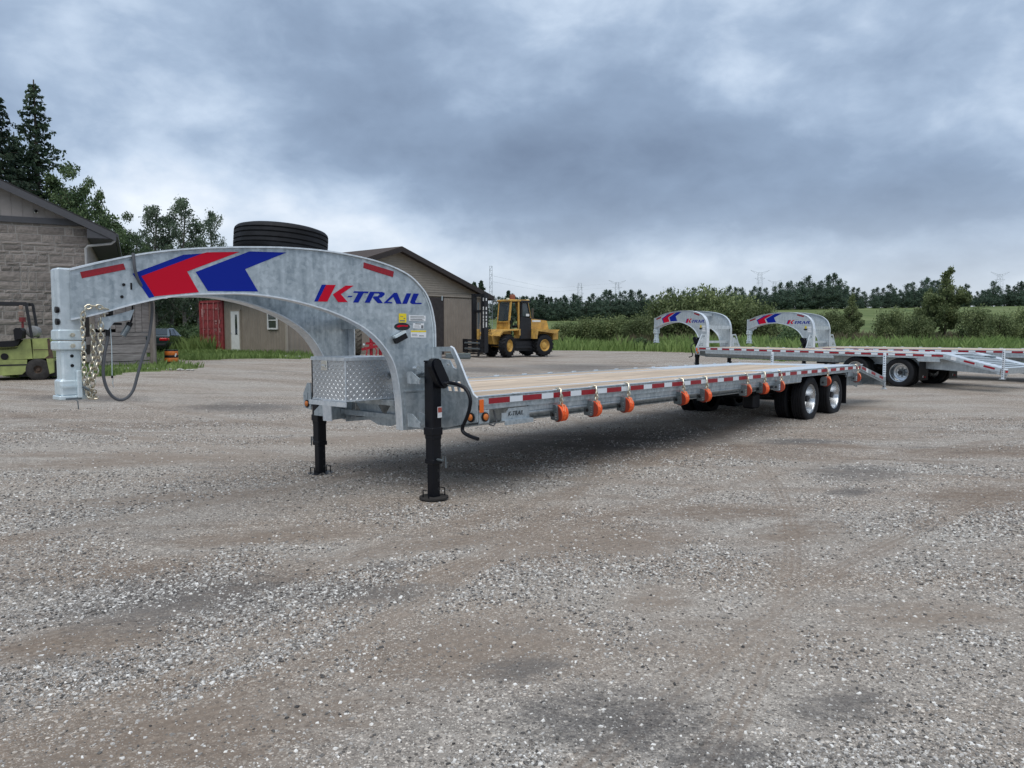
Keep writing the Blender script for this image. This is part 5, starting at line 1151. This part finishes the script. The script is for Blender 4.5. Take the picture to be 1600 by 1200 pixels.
    B('pane', MB().box(*side(.73,1.42,1.59,1.93,.02,.02)), GLASS, w); B('pane', MB().box(*side(.73,1.42,1.98,2.33,.02,.035)), GLASS, w)
barn()
# ---------------------------------------------------------------- shipping container by the barn
def container():
    X, Y = Vector((.766,-.643,0)), Vector((.643,.766,0)); p = Vector((-10.47,34.16,0))-X*8.16
    T = thing('shipping_container', 'weathered red shipping container with closed doors beside the barn', 'container', matrix=frame((p.x,p.y,.36),X,Y,(0,0,1)))
    B = lambda n, mb, m, q=T: mb.build(n, m, q)
    W, H, L = 2.44, 2.66, 6.06; b = MB()
    for x in (.06,W-.06): b.box((x,.06,H/2),(.12,.12,H)).box((x,L-.06,H/2),(.12,.12,H)).box((x,L/2,.06),(.10,L,.12)).box((x,L/2,H-.05),(.08,L,.10))
    for z in (.07,H-.06): b.box((W/2,.06,z),(W,.12,.12))
    for s in (0,1):
        y = .12
        while y < L-.2: b.box(((.05 if s == 0 else W-.05),y+.07,H/2),(.05,.10,H-.2)); b.box(((.08 if s == 0 else W-.08),y+.18,H/2),(.03,.14,H-.2)); y += .25
    b.box((W/2,L/2,H-.03),(W-.1,L,.03)).box((W/2,L-.05,H/2),(W-.1,.05,H-.1)); B('body', b, CONTR)
    for k in (0,1):
        x0, x1 = (.12,W/2-.01) if k == 0 else (W/2+.01,W-.12); d = MB().box(((x0+x1)/2,.07,H/2),(x1-x0,.05,H-.28))
        for z in (.32,.95,1.33,1.71,2.30): d.box(((x0+x1)/2,.035,z),(x1-x0-.06,.03,.20 if z not in (.95,1.71) else .16))
        D = B('door', d, CONTR)
        for f in (.28,.72):
            x = x0+(x1-x0)*f; B('lock_bar', MB().tube([(x,.0,.10),(x,.0,H-.10)], .02, 8).box((x,.0,.5),(.06,.04,.10)).box((x,.0,H-.4),(.06,.04,.10)).box((x+.08,-.01,1.15),(.22,.02,.03)), CONTB, D)
    pr = MB()
    for x, z, w, h in ((.30,2.06,.16,.36),(.30,1.83,.14,.06),(.52,2.1,.07,.16),(1.78,2.22,.18,.08),(2.02,2.2,.14,.09),(2.02,2.04,.09,.08),(1.72,1.58,.24,.09),(1.72,1.45,.14,.07),(2.08,1.55,.14,.2),(1.7,1.12,.12,.14),(2.08,1.1,.16,.22),(1.0,.72,.10,.12)): pr.box((x,.012,z),(w,.006,h))
    B('worn_marking', pr, CONTB)
container()
# ---------------------------------------------------------------- lime green forklift at the left edge
def green_forklift():
    k = .01672; kx = .0144; X0 = -12.37; T = thing('forklift', 'worn lime green forklift cut by the left edge, in front of the stone wall', 'forklift', (X0,19.2,.205), math.radians(24))
    q = lambda p: ((p[0]-60)*kx, (594-p[1])*k); F = lambda y: frame((0,y,0),(1,0,0),(0,0,1),(0,-1,0)); B = lambda n, mb, m, p=T, fix=True: mb.build(n, m, p, fix=fix)
    P = lambda pts: [q(p) for p in pts]
    B('chassis', MB().prism(P([(-75,563),(42,561),(40,578),(33,584),(-75,588)]), F(-.02), -1.06), GREENF)
    B('step_rail', MB().prism(P([(-75,569),(41,568),(41,570),(-75,571.5)]), F(.0), .03), BLACKV)
    b = B('bonnet', MB().prism(P([(-75,542),(29,540),(39,529),(48,529),(50.5,560),(-75,564)]), F(0), -1.10), GREENF)
    B('vent_slot', MB().prism(P([(2,543),(29,541.5),(26,545),(2,546)]), F(.004), .004), mat('olive_vent', (.09,.10,.03), .6), b)
    B('fuel_cap', MB().cyl((*[q((8,556))[0]],-.012,q((8,556))[1]), .085, .03, 'y', 18), BLACKPL, b)
    cw = B('counterweight', MB().prism(P([(51,529),(77,528),(80,538),(82,559),(51,560)]), F(.015), -1.13), GREENF)
    B('rust_edge', MB().prism(P([(74,529),(77.2,528),(80.3,538),(82.5,559.2),(68,560),(75,555)]), F(.018), .006), RUST, cw); B('seam', MB().box((q((64,546))[0],-.016,q((64,546))[1]),(.34,.006,.02)), RUST, cw)
    B('rear_skirt', MB().prism(P([(72,560),(83,560),(83,582),(76,584)]), F(-.05), -1.0), GREENF)
    seat = MB().prism(P([(-30,534),(20,532),(34,530),(30,538),(24,541),(-30,542)]), F(-.12), -.80); seat.prism(P([(26,515),(29,512),(36,512),(39,516),(38,528),(27,531)]), F(-.25), -.55); B('seat', seat, BLACKPL)
    B('gas_bottle', MB().lathe([(0,-.32),(.13,-.28),(.155,-.2),(.155,.2),(.13,.28),(0,.32)], 18, Matrix.Translation((q((48,518))[0],.55,q((48,518))[1])) @ Matrix.Rotation(math.pi/2,4,'X')), mat('grey_tank', (.24,.24,.24), .5), T, False)
    gd = MB()
    for y in (.06,1.0):
        gd.beam((q((43.5,474))[0],y,q((43.5,474))[1]),(q((50,528))[0],y,q((50,528))[1]),.06,.075,(0,1,0)); gd.beam((q((-75,474.5))[0],y,q((0,474.5))[1]),(q((44,474.5))[0],y,q((44,474.5))[1]),.08,.08)
        gd.beam((q((-70,474))[0],y,q((-70,474))[1]),(q((-75,560))[0],y,q((-75,560))[1]),.06,.07,(0,1,0))
    for i in range(7): gd.beam((q((-70+i*18,473))[0],.06,q((0,473.5))[1]),(q((-70+i*18,473))[0],1.0,q((0,473.5))[1]),.03,.03)
    B('overhead_guard', gd, DKGR, T, False)
    lamp = MB().box((q((33,480))[0],.3,q((33,480))[1]),(.09,.08,.10), bev=.01).box((q((33,490))[0],.3,q((33,490))[1]),(.13,.10,.13), bev=.02); B('work_lamp', lamp, mat('lamp_housing', (.30,.22,.18), .5), T, False)
    B('warning_lamp', MB().cyl((q((34,499))[0],.3,q((34,499))[1]), .075, .12, 'z', 14).cyl((q((34,507))[0],.3,q((34,507))[1]), .03, .16, 'z', 8), mat('faded_red_lamp', (.20,.03,.03), .4), T, False)
    for y in (.06,.98):
        c = (q((58,578))[0], y, .285); A = Matrix.Translation(c) @ Matrix.Rotation(math.pi/2,4,'X')
        w = thing('wheel', None, None, parent=T); MB().lathe([(.10,-.09),(.12,-.10),(.25,-.10),(.285,-.075),(.29,0),(.285,.075),(.25,.10),(.12,.10),(.10,.09)], 28, A).build('tyre', RUBBERD, w); MB().lathe([(.105,.08),(.09,.04),(.05,.035),(.045,.06),(0,.065)], 18, A).build('rim', RUST, w)
    MB().box((q((58,578))[0],.55,.30),(.9,.85,.40)).build('axle_housing', DKGR, T)
    mst = MB(); [mst.box((q((-95,500))[0],y,1.1),(.12,.08,2.1)) for y in (.25,.85)]; mst.box((q((-95,500))[0],.55,2.0),(.1,.7,.1)); B('mast', mst, DKGR, T, False)
    for y in (.02,1.0):
        A = Matrix.Translation((q((-85,578))[0],y,.34)) @ Matrix.Rotation(math.pi/2,4,'X'); w = thing('wheel', None, None, parent=T); MB().lathe([(.15,-.11),(.30,-.12),(.335,-.09),(.335,.09),(.30,.12),(.15,.11)], 24, A).build('tyre', RUBBERD, w); MB().lathe([(.155,.08),(.09,.04),(0,.06)], 16, A).build('rim', RUST, w)
green_forklift()
# ---------------------------------------------------------------- yellow rough-terrain forklift by the barn
def yellow_forklift():
    hx = Vector((-.81,-.586,0)); Y = Vector((-hx.y,hx.x,0)); c = Vector((.28,41.25,.02))
    T = thing('rough_terrain_forklift', 'yellow rough terrain forklift with black mast parked beside the barn', 'forklift', matrix=frame(c,hx,Y,(0,0,1)) @ Matrix.Scale(.955,4))
    B = lambda n, mb, m, p=T, fix=False: mb.build(n, m, p, fix=fix); F = lambda y: frame((0,y,0),(1,0,0),(0,0,1),(0,-1,0))
    # wheels with lugged tread
    for x, y, st in ((1.3,.80,.42),(1.3,-.80,.42),(-1.3,.80,0),(-1.3,-.80,0)):
        w = thing('wheel', None, None, parent=T); s = 1 if y > 0 else -1; A = Matrix.Translation((x,y,.66)) @ Matrix.Rotation(st,4,'Z') @ Matrix.Rotation(-s*math.pi/2,4,'X')
        t = MB().lathe([(.34,.17),(.38,.22),(.52,.235),(.60,.20),(.625,.10),(.63,0),(.625,-.10),(.60,-.20),(.52,-.235),(.38,-.22),(.34,-.17)], 30, A)
        for k in range(18):
            for d in (-1,1): t.box((0,0,0),(.055,.045,.24), A @ Matrix.Rotation(k*math.pi/9+(.17 if d > 0 else 0),4,'Z') @ Matrix.Translation((.635,0,d*.11)) @ Matrix.Rotation(d*.55,4,'X'))
        t.build('tyre', RUBBER, w)
        r = MB().lathe([(.35,.19),(.33,.20),(.31,.15),(.27,.10),(.20,.09),(.17,.15),(.10,.17),(0,.17)], 24, A)
        for k in range(8): a = k*math.pi/4; r.add([(A @ Vector((.235*math.cos(a)+dx,.235*math.sin(a)+dy,.12))) for dx,dy in ((-.02,-.02),(.02,-.02),(.02,.02),(-.02,.02))],[(0,1,2,3)])
        r.build('rim', YELF, w)
    B('chassis', MB().box((0,0,.85),(3.4,.75,.42)).box((0,0,.62),(1.6,1.15,.55)).box((.1,.56,.55),(1.3,.30,.10)), DKGR)
    B('axle', MB().tube([(1.3,-.8,.66),(1.3,.8,.66)], .11, 10), YELF); B('axle', MB().tube([(-1.3,-.8,.66),(-1.3,.8,.66)], .11, 10), YELF)
    bd = MB().prism([(2.0,.75),(2.1,1.2),(1.5,1.55),(.75,1.62),(.75,1.0),(1.3,.7)], F(.45), .9); B('front_body', bd, YELF, fix=True)
    for s in (1,-1):
        for pts in ([(2.05,1.22),(1.75,1.55),(.55,1.62),(.55,1.25),(.62,1.25),(.64,1.54),(1.72,1.47),(1.97,1.2)],[(-.55,1.05),(-.62,1.60),(-2.35,1.58),(-2.1,1.34),(-.75,1.50),(-.66,1.05)]):
            m = MB().prism(pts, F(1.08 if s > 0 else -.5), .58); B('fender', m, YELF, fix=True)
    B('bonnet', MB().prism([(-.35,1.3),(-2.05,1.35),(-1.85,2.10),(-.35,2.25)], F(.48), .96), YELF, fix=True)
    B('bonnet_top', MB().prism([(-.3,2.255),(-1.82,2.105),(-1.82,2.15),(-.3,2.30)], F(.46), .92), DKGR, fix=True)
    B('counterweight', MB().box((-2.25,0,1.22),(.42,1.7,.5), bev=.05), YELF)
    l = text_mesh('WALDON', .17, T, 'lettering', WHITE) if False else MB().box((-1.05,.487,2.08),(.62,.006,.11)).build('name_strip', WHITE, T)
    B('side_panel', MB().prism([(.25,1.05),(-.55,1.05),(-.55,2.25),(.18,2.32)], F(.64), .05), DKGR, fix=True)
    # cab
    cb = MB(); z0, z1 = 1.6, 3.18
    for y in (.56,-.56):
        cb.beam((1.02,y,1.55),(.86,y,z1),.09,.09,(0,1,0)); cb.beam((.30,y,1.6),(.32,y,z1),.08,.08,(0,1,0)); cb.beam((-.55,y,2.2),(-.32,y,z1),.08,.08,(0,1,0))
    cb.beam((1.03,-.56,2.02),(1.03,.56,2.02),.07,.07); cb.box((.98,-.28,1.80),(.06,.56,.40)); cb.box((.97,.30,1.78),(.06,.5,.42))
    C = B('cab_frame', cb, YELF)
    B('cab_roof', MB().box((.28,0,z1+.06),(1.45,1.28,.11), bev=.03), YELF, C); B('roof_edge', MB().box((-.15,0,z1+.02),(.7,1.30,.12)), DKGR, C)
    B('door_post', MB().beam((.27,.60,1.5),(.10,.60,z1),.05,.10,(0,1,0)).beam((-.50,.60,2.3),(-.28,.60,z1),.05,.05,(0,1,0)), DKGR, C)
    GL = mat('cab_glass', (.10,.13,.15), .05, spec=.8); GL.node_tree.nodes['Principled BSDF'].inputs['Transmission Weight'].default_value = .55
    B('pane', MB().box((.94,0,2.62),(.012,1.02,1.05), Matrix.Rotation(-.10,4,'Y')), GL, C); B('pane', MB().box((-.43,0,2.72),(.012,1.02,.85), Matrix.Rotation(.22,4,'Y')), GL, C)
    B('pane', MB().prism([(.05,2.33),(-.48,2.33),(-.30,3.1),(.05,3.1)], F(.585), .01), GL, C, True); B('paper', MB().box((-.32,.60,2.42),(.24,.006,.14)), WHITE, C)
    B('seat', MB().box((-.05,0,1.75),(.5,.5,.15), bev=.04).box((-.30,0,2.1),(.14,.5,.65), bev=.04), BLACKPL, C)
    B('steering_wheel', MB().lathe([(.17,0),(.19,.015),(.21,0),(.19,-.015)], 18, Matrix.Translation((.45,0,2.15)) @ Matrix.Rotation(.5,4,'Y'), closed=True).tube([(.5,0,2.1),(.7,0,1.75)], .03, 8), BLACKPL, C)
    B('beacon', MB().box((.52,.25,z1+.26),(.26,.26,.30), bev=.04), mat('orange_beacon', (.26,.085,.045), .5), C)
    B('work_lamp', MB().box((.95,.40,z1+.12),(.12,.22,.14), bev=.03).box((-.42,.45,z1+.10),(.10,.18,.12), bev=.03), mat('pale_lamp', (.62,.58,.42), .4), C); B('mirror', MB().box((.98,.72,2.0),(.05,.16,.22), bev=.02), BLACKPL, C)
    # mast and carriage
    m = MB()
    for y in (.58,-.58): m.box((2.62,y,1.95),(.26,.17,3.3)).box((2.73,y*.80,1.9),(.16,.12,3.2))
    for z in (3.5,2.6,.9): m.box((2.60,0,z),(.14,1.2,.15))
    Mm = B('mast', m, DKGR); B('lift_cylinder', MB().tube([(2.57,.22,.6),(2.57,.22,3.1)], .05, 10).tube([(2.57,-.22,.6),(2.57,-.22,3.1)], .05, 10).tube([(2.65,0,1.9),(2.65,.05,2.6)], .02, 6), STEELD, Mm)
    B('lift_cylinder', MB().tube([(2.65,-.10,.7),(2.65,-.10,1.6)], .09, 10), YELF, Mm)
    mk = MB()
    for z, h in ((1.85,.36),(2.5,.16),(2.75,.20),(2.28,.14),(2.12,.12),(3.25,.18)): mk.box((2.76,.585,z),(.006,.09,h)).box((2.62,.668,z),(.07,.004,h*.8))
    B('white_marking', mk, WHITE, Mm)
    cg = MB()
    for z in (.36,.66,.98): cg.box((3.02,0,z),(.10,2.1,.10))
    for y in (-1.05,-.82,-.05,.72,.95,1.15): cg.box((3.02,y,.66),(.12,.08,.76))
    cg.box((2.96,0,.22),(.1,2.1,.06)); Cg = B('fork_carriage', cg, DKGR)
    B('hydraulic_ram', MB().tube([(3.10,-.8,.50),(3.10,.70,.50)], .06, 10).tube([(3.10,-.8,.82),(3.10,.70,.82)], .06, 10), STEELD, Cg)
    for y in (-.6,.6): B('fork', MB().box((3.10,y,.52),(.06,.14,.85)).box((3.65,y,.10),(1.1,.14,.05)), DKGR, Cg)
    hs = MB()
    for i in range(4): hs.tube(smooth_path([(1.9,-.2+.12*i,1.15),(2.1,-.15+.1*i,1.5+.1*i),(2.5,-.1+.05*i,1.9+.15*i)],4), .018, 6)
    B('hydraulic_hose', hs, BLACKPL)
    for y in (.4,-.4): B('tilt_ram', MB().tube([(1.35,y,1.0),(2.5,y,1.35)], .05, 8), YELF)
yellow_forklift()
# ---------------------------------------------------------------- dark green car, barrel, red implement, tyre, blocks
def car():
    h = Vector((-.17,.985,0)); Y = Vector((-h.y,h.x,0)); x, y = -18.15, 37.0
    T = thing('parked_car', 'dark green car with red tail lamp parked behind the plank shed', 'car', matrix=frame((x,y,tz(x,y-.5)+.02),h,Y,(0,0,1)) @ Matrix.Scale(.92,4))
    def loft(prof, wid, name, m, cut=0):
        mb = MB(); n = len(prof); vs = []
        for (px, pz), w in zip(prof, wid): vs += [(px,-w,pz),(px,w,pz)]
        mb.add(vs, [(2*i,2*((i+1) % n),2*((i+1) % n)+1,2*i+1) for i in range(n)]); mb.add(vs[0::2], [tuple(range(n))]); mb.add(vs[1::2], [tuple(range(n))[::-1]]); return mb.build(name, m, T, fix=True)
    b = loft([(0,.38),(-.02,.62),(.05,.92),(.60,1.0),(3.1,.93),(4.1,.80),(4.35,.60),(4.3,.28),(.1,.26)],[.76,.86,.84,.86,.88,.80,.74,.74,.74],'body',CARP)
    loft([(.30,.97),(.95,1.36),(1.35,1.42),(2.1,1.42),(3.05,.95)],[.80,.62,.60,.60,.78],'roof',SILV)
    def pan(name, pts, m): mb = MB(); mb.add(pts, [tuple(range(len(pts)))]); o = mb.build(name, m, T); sd = o.modifiers.new('thickness','SOLIDIFY'); sd.thickness = .012; return o
    pan('rear_window', [(.40,-.72,1.04),(.40,.72,1.04),(.92,.58,1.35),(.92,-.58,1.35)], GLASS)
    for s in (-1,1): pan('side_window', [(.85,s*.815,1.02),(1.75,s*.825,1.01),(1.72,s*.645,1.37),(1.28,s*.65,1.37)], GLASS); pan('side_window', [(1.82,s*.825,1.01),(2.75,s*.81,1.0),(2.15,s*.65,1.37),(1.80,s*.645,1.37)], GLASS)
    for s in (-1,1):
        MB().box((.02,s*.62,.80),(.10,.40,.16), bev=.03).box((.16,s*.84,.80),(.26,.06,.14), bev=.02).build('tail_lamp', REDL, T)
        for wx in (.85,3.45):
            A = Matrix.Translation((wx,s*.78,.32)) @ Matrix.Rotation(-s*math.pi/2,4,'X'); w = thing('wheel', None, None, parent=T); MB().lathe([(.20,.08),(.28,.10),(.32,.07),(.32,-.07),(.28,-.10),(.2,-.08)],24,A).build('tyre',RUBBER,w); MB().lathe([(.205,.07),(.18,.05),(.06,.06),(0,.06)],18,A).build('rim',ALU,w)
    MB().box((-.03,0,.50),(.06,1.5,.14), bev=.03).build('bumper', DKGR, T); MB().box((-.035,0,.72),(.02,.42,.11)).build('number_plate', WHITE, T)
car()
def barrel():
    x, y = -11.87, 25.6; T = thing('traffic_barrel', 'orange and black striped traffic barrel beside the plank shed post', 'barrel', (x,y,tz(x,y)-.02))
    MB().lathe([(0,0),(.26,0),(.255,.02),(.235,.06),(.232,.13)],24).build('base', BLACKPL, T)
    for i,(z0,z1,m,n) in enumerate(((.13,.27,ORB,'orange_band'),(.27,.36,BLACKPL,'black_band'),(.36,.50,ORB,'orange_band'),(.50,.54,BLACKPL,'black_band'))):
        r0, r1 = .232-.03*z0, .232-.03*z1; MB().lathe([(r0-.005,z0),(r0,z0+.008),(r1,z1-.008),(r1-.005,z1)]+([(0,z1)] if i == 3 else []),24).build(n, m, T)
    MB().box((.20,-.12,.36),(.05,.03,.12), Matrix.Rotation(.4,4,'Y'), .01).build('handle', WHITE, T)
barrel()
def implement():
    x, y = -6.35, 35.0; T = thing('farm_implement', 'bright red tubular farm implement standing in front of the barn', 'machine', (x,y,tz(x,y)), .25)
    for i, dx in enumerate((-.35,.08,.45)):
        MB().tube([(dx,0,.1),(dx,0,1.55)], .075, 10).tube([(dx,0,1.55),(dx-.03,.02,1.75),(dx-.12,.02,2.05)], .055, 10).cyl((dx,0,1.5), .10, .10, 'z', 12).box((dx,0,.55),(.18,.18,.22), bev=.02).build('upright_arm', REDM, T)
    MB().beam((-.80,-.12,.38),(1.15,-.10,.80),.10,.12).beam((-.6,.10,.66),(1.1,.10,.70),.10,.10).build('tool_bar', REDM, T)
    for i, dx in enumerate((-.65,-.2,.25,.7,1.0)): MB().tube([(dx,-.16,.5),(dx+.1,-.22,.32),(dx+.04,-.25,.05)], .03, 8).build('tine', REDM, T)
    MB().box((.95,-.2,.40),(.22,.2,.45), bev=.02).build('side_block', REDM, T); g = MB(); [g.cyl((dx,-.2,z), .05, .05, 'y', 10) for dx, z in ((-.7,.62),(.05,.72),(.4,.80),(.75,.78))]; g.build('fitting', GALV2, T)
implement()
def tractor_tyre():
    x, y = -7.62, 35.6; T = thing('tractor_tyre', 'worn dusty tractor tyre standing on edge left of the red implement', 'tyre', (x,y,tz(x,y)+.80), .35)
    A = Matrix.Rotation(math.pi/2,4,'Y'); D = mat('dusty_tread', (.125,.115,.095), .95, noise=(9,.4,None,5))
    t = MB().lathe([(.45,.2),(.6,.27),(.74,.24),(.765,.12),(.77,0),(.765,-.12),(.74,-.24),(.6,-.27),(.45,-.2)],32,A)
    for k in range(22):
        for d in (-1,1): t.box((0,0,0),(.05,.06,.26), A @ Matrix.Rotation(k*math.pi/11+(.14 if d > 0 else 0),4,'Z') @ Matrix.Translation((.785,0,d*.125)) @ Matrix.Rotation(d*.7,4,'X'))
    t.build('tread', D, T)
    MB().box((-.75,.25,-.35),(.7,.5,.9), bev=.03).build('dark_crate', BLACKPL, T) if False else None
tractor_tyre()
c = tag(MB().box((-8.6,36.1,.55),(.75,.6,.75), bev=.03).box((-8.6,35.78,.7),(.6,.04,.06)).build('crate', DKGR), 'dark crate standing left of the dusty tractor tyre', 'crate')
b = thing('steel_block', 'long grey green steel block lying on the gravel before the sliding door', 'block', (-2.72,37.0,tz(-2.7,37)), .12); MB().box((0,0,.15),(1.25,.40,.28), bev=.02).build('block_body', CONC, b); MB().box((0,-.205,.15),(1.2,.012,.14)).build('recess', STEELD, b)
tag(MB().box((-3.68,37.15,.16),(.72,.36,.10), bev=.01).box((-3.6,37.15,.06),(.66,.30,.10), bev=.01).build('timber_stack', OLDW), 'short weathered timbers lying beside the steel block', 'timber')
# ---------------------------------------------------------------- poles, masts, pylons, markers, rocks
tag(MB().tube([(2.45,88,tz(2.45,88)-.3),(2.45,88,4.0)], .13, 8).build('utility_pole', BARK), 'plain wooden pole standing right behind the yellow forklift bonnet', 'pole')
def lattice(x, y, z0, z1, w0, w1, n, name, label, group=None, arms=()):
    T = thing(name, label, 'mast' if name == 'radio_mast' else 'pylon', (x,y,z0), group=group); m = MB(); H = z1-z0; r = max(.022, y*.00010)
    L = lambda k: (w0+(w1-w0)*k)/2
    for a, c in ((1,1),(1,-1),(-1,1),(-1,-1)): m.tube([(a*L(0),c*L(0),0),(a*L(1),c*L(1),H)], r, 4, False)
    for i in range(n):
        k0, k1 = i/n, (i+1)/n; p, q = L(k0), L(k1); s = 1 if i % 2 else -1
        for c in (-1,1): m.tube([(-s*p,c*p,k0*H),(s*q,c*q,k1*H)], r*.7, 4, False); m.tube([(c*p,-s*p,k0*H),(c*q,s*q,k1*H)], r*.7, 4, False); m.tube([(-q,c*q,k1*H),(q,c*q,k1*H)], r*.7, 4, False)
    m.build('lattice_body', PYL, T)
    for zf, half, rise in arms:
        a = MB(); [a.tube([(s*L(1)*.5,0,zf*H),(s*half,0,zf*H+rise)], r*1.3, 4, False).tube([(s*L(1)*.5,0,zf*H-H*.05),(s*half,0,zf*H+rise)], r, 4, False) for s in (-1,1)]; a.build('cross_arm', PYL, T)
    return T
def at_px(u, v, y): return ((u-800)/1147.8*y, 1.58+(513.3-v)/1147.8*y)
x, z = at_px(767,417,130); lattice(x,130,tz(x,130),z,.55,.45,16,'radio_mast','slim lattice mast rising just right of the barn roof')
GPY = 'pylons on the skyline'
for u, v, y, w, lb in ((905,443,620,9,'faint pylon above the treeline behind the yellow forklift'),(963,438,620,8,'pylon over the treeline left of the large bush clump'),(1184,422,560,8,'tallest pylon, above the neck of the nearer parked trailer'),(1207,437,760,8,'faint pylon close to the right of the tallest one'),(1556,424,560,8,'pylon on the skyline at the right edge')):
    x, z = at_px(u,v,y); a = w*.9; lattice(x,y,tz(x,y)-1,z-(2 if u != 905 else 0),w*.75,w*.30,9,'pylon',lb,GPY,arms=((.985,a,a*.32),(.88,a*.55,0)) if u != 905 else ((.9,a*.35,0),(.75,a*.4,0),(.6,a*.4,0)))
for i, (v0, v1, v2) in enumerate(((432,450,446),(441,456,452))):
    pts = []
    for u, v in ((770,v0),(860,v1),(905,v1-3),(963,v1-7)): pts.append((*[(u-800)/1147.8*(600 if u > 780 else 300)], 600 if u > 780 else 300, 1.58+(513.3-v)/1147.8*(600 if u > 780 else 300)))
    tag(MB().tube(smooth_path(pts,6), .026, 4).build('power_line', STEELD), ('upper' if i == 0 else 'lower')+' thin power line crossing the sky right of the lattice mast', 'power line')
for i, (u, v, y, lb) in enumerate(((1307,530,58,'white marker post in the grass right of the farthest trailer neck'),(1397,530,60,'white marker post in the grass below the pale willow bush'),(1499,529,56,'white marker post in the tall grass near the right edge'))):
    x, z = at_px(u,v,y); tag(MB().box((x,y,(z+tz(x,y))/2),(.16,.10,z-tz(x,y)), bev=.02).build('marker_post', WHITE), lb, 'post', 'white marker posts in the grass')
ROCK = mat('pale_limestone', (.50,.49,.46), .9, noise=(12,.3,None,5), bump=(18,.6,.02)); g = random.Random(9); _rk = None
for i, (u, v) in enumerate(((198,583),(212,581),(232,581),(242,580),(262,579.5),(268,580),(280,579),(284,580.5),(293,579),(300,577),(345,556),(352,558),(388,556),(402,556.5),(448,556),(466,557),(184,585))):
    d = 23.2 if v > 570 else 31.8; x = (u-800)/1147.8*d
    if _rk is None:
        m = MB(); m.lathe([(0,-.5),(.7,-.4),(1,0),(.75,.45),(0,.62)],9,None,False); m.v = [tuple(c*g.uniform(.75,1.2) for c in p) for p in m.v]; o = _rk = m.build('white_rock', ROCK)
    else: o = _rk.copy(); COL.objects.link(o)
    s = g.uniform(.05,.11); o.location = (x,d,tz(x,d)+s*.3); o.scale = (s*1.3,s,s*.75); o.rotation_euler = (0,0,g.uniform(0,6)); tag(o, 'pale limestone rock lying along the grass edge at the left', 'rock', 'pale rocks along the grass edge')
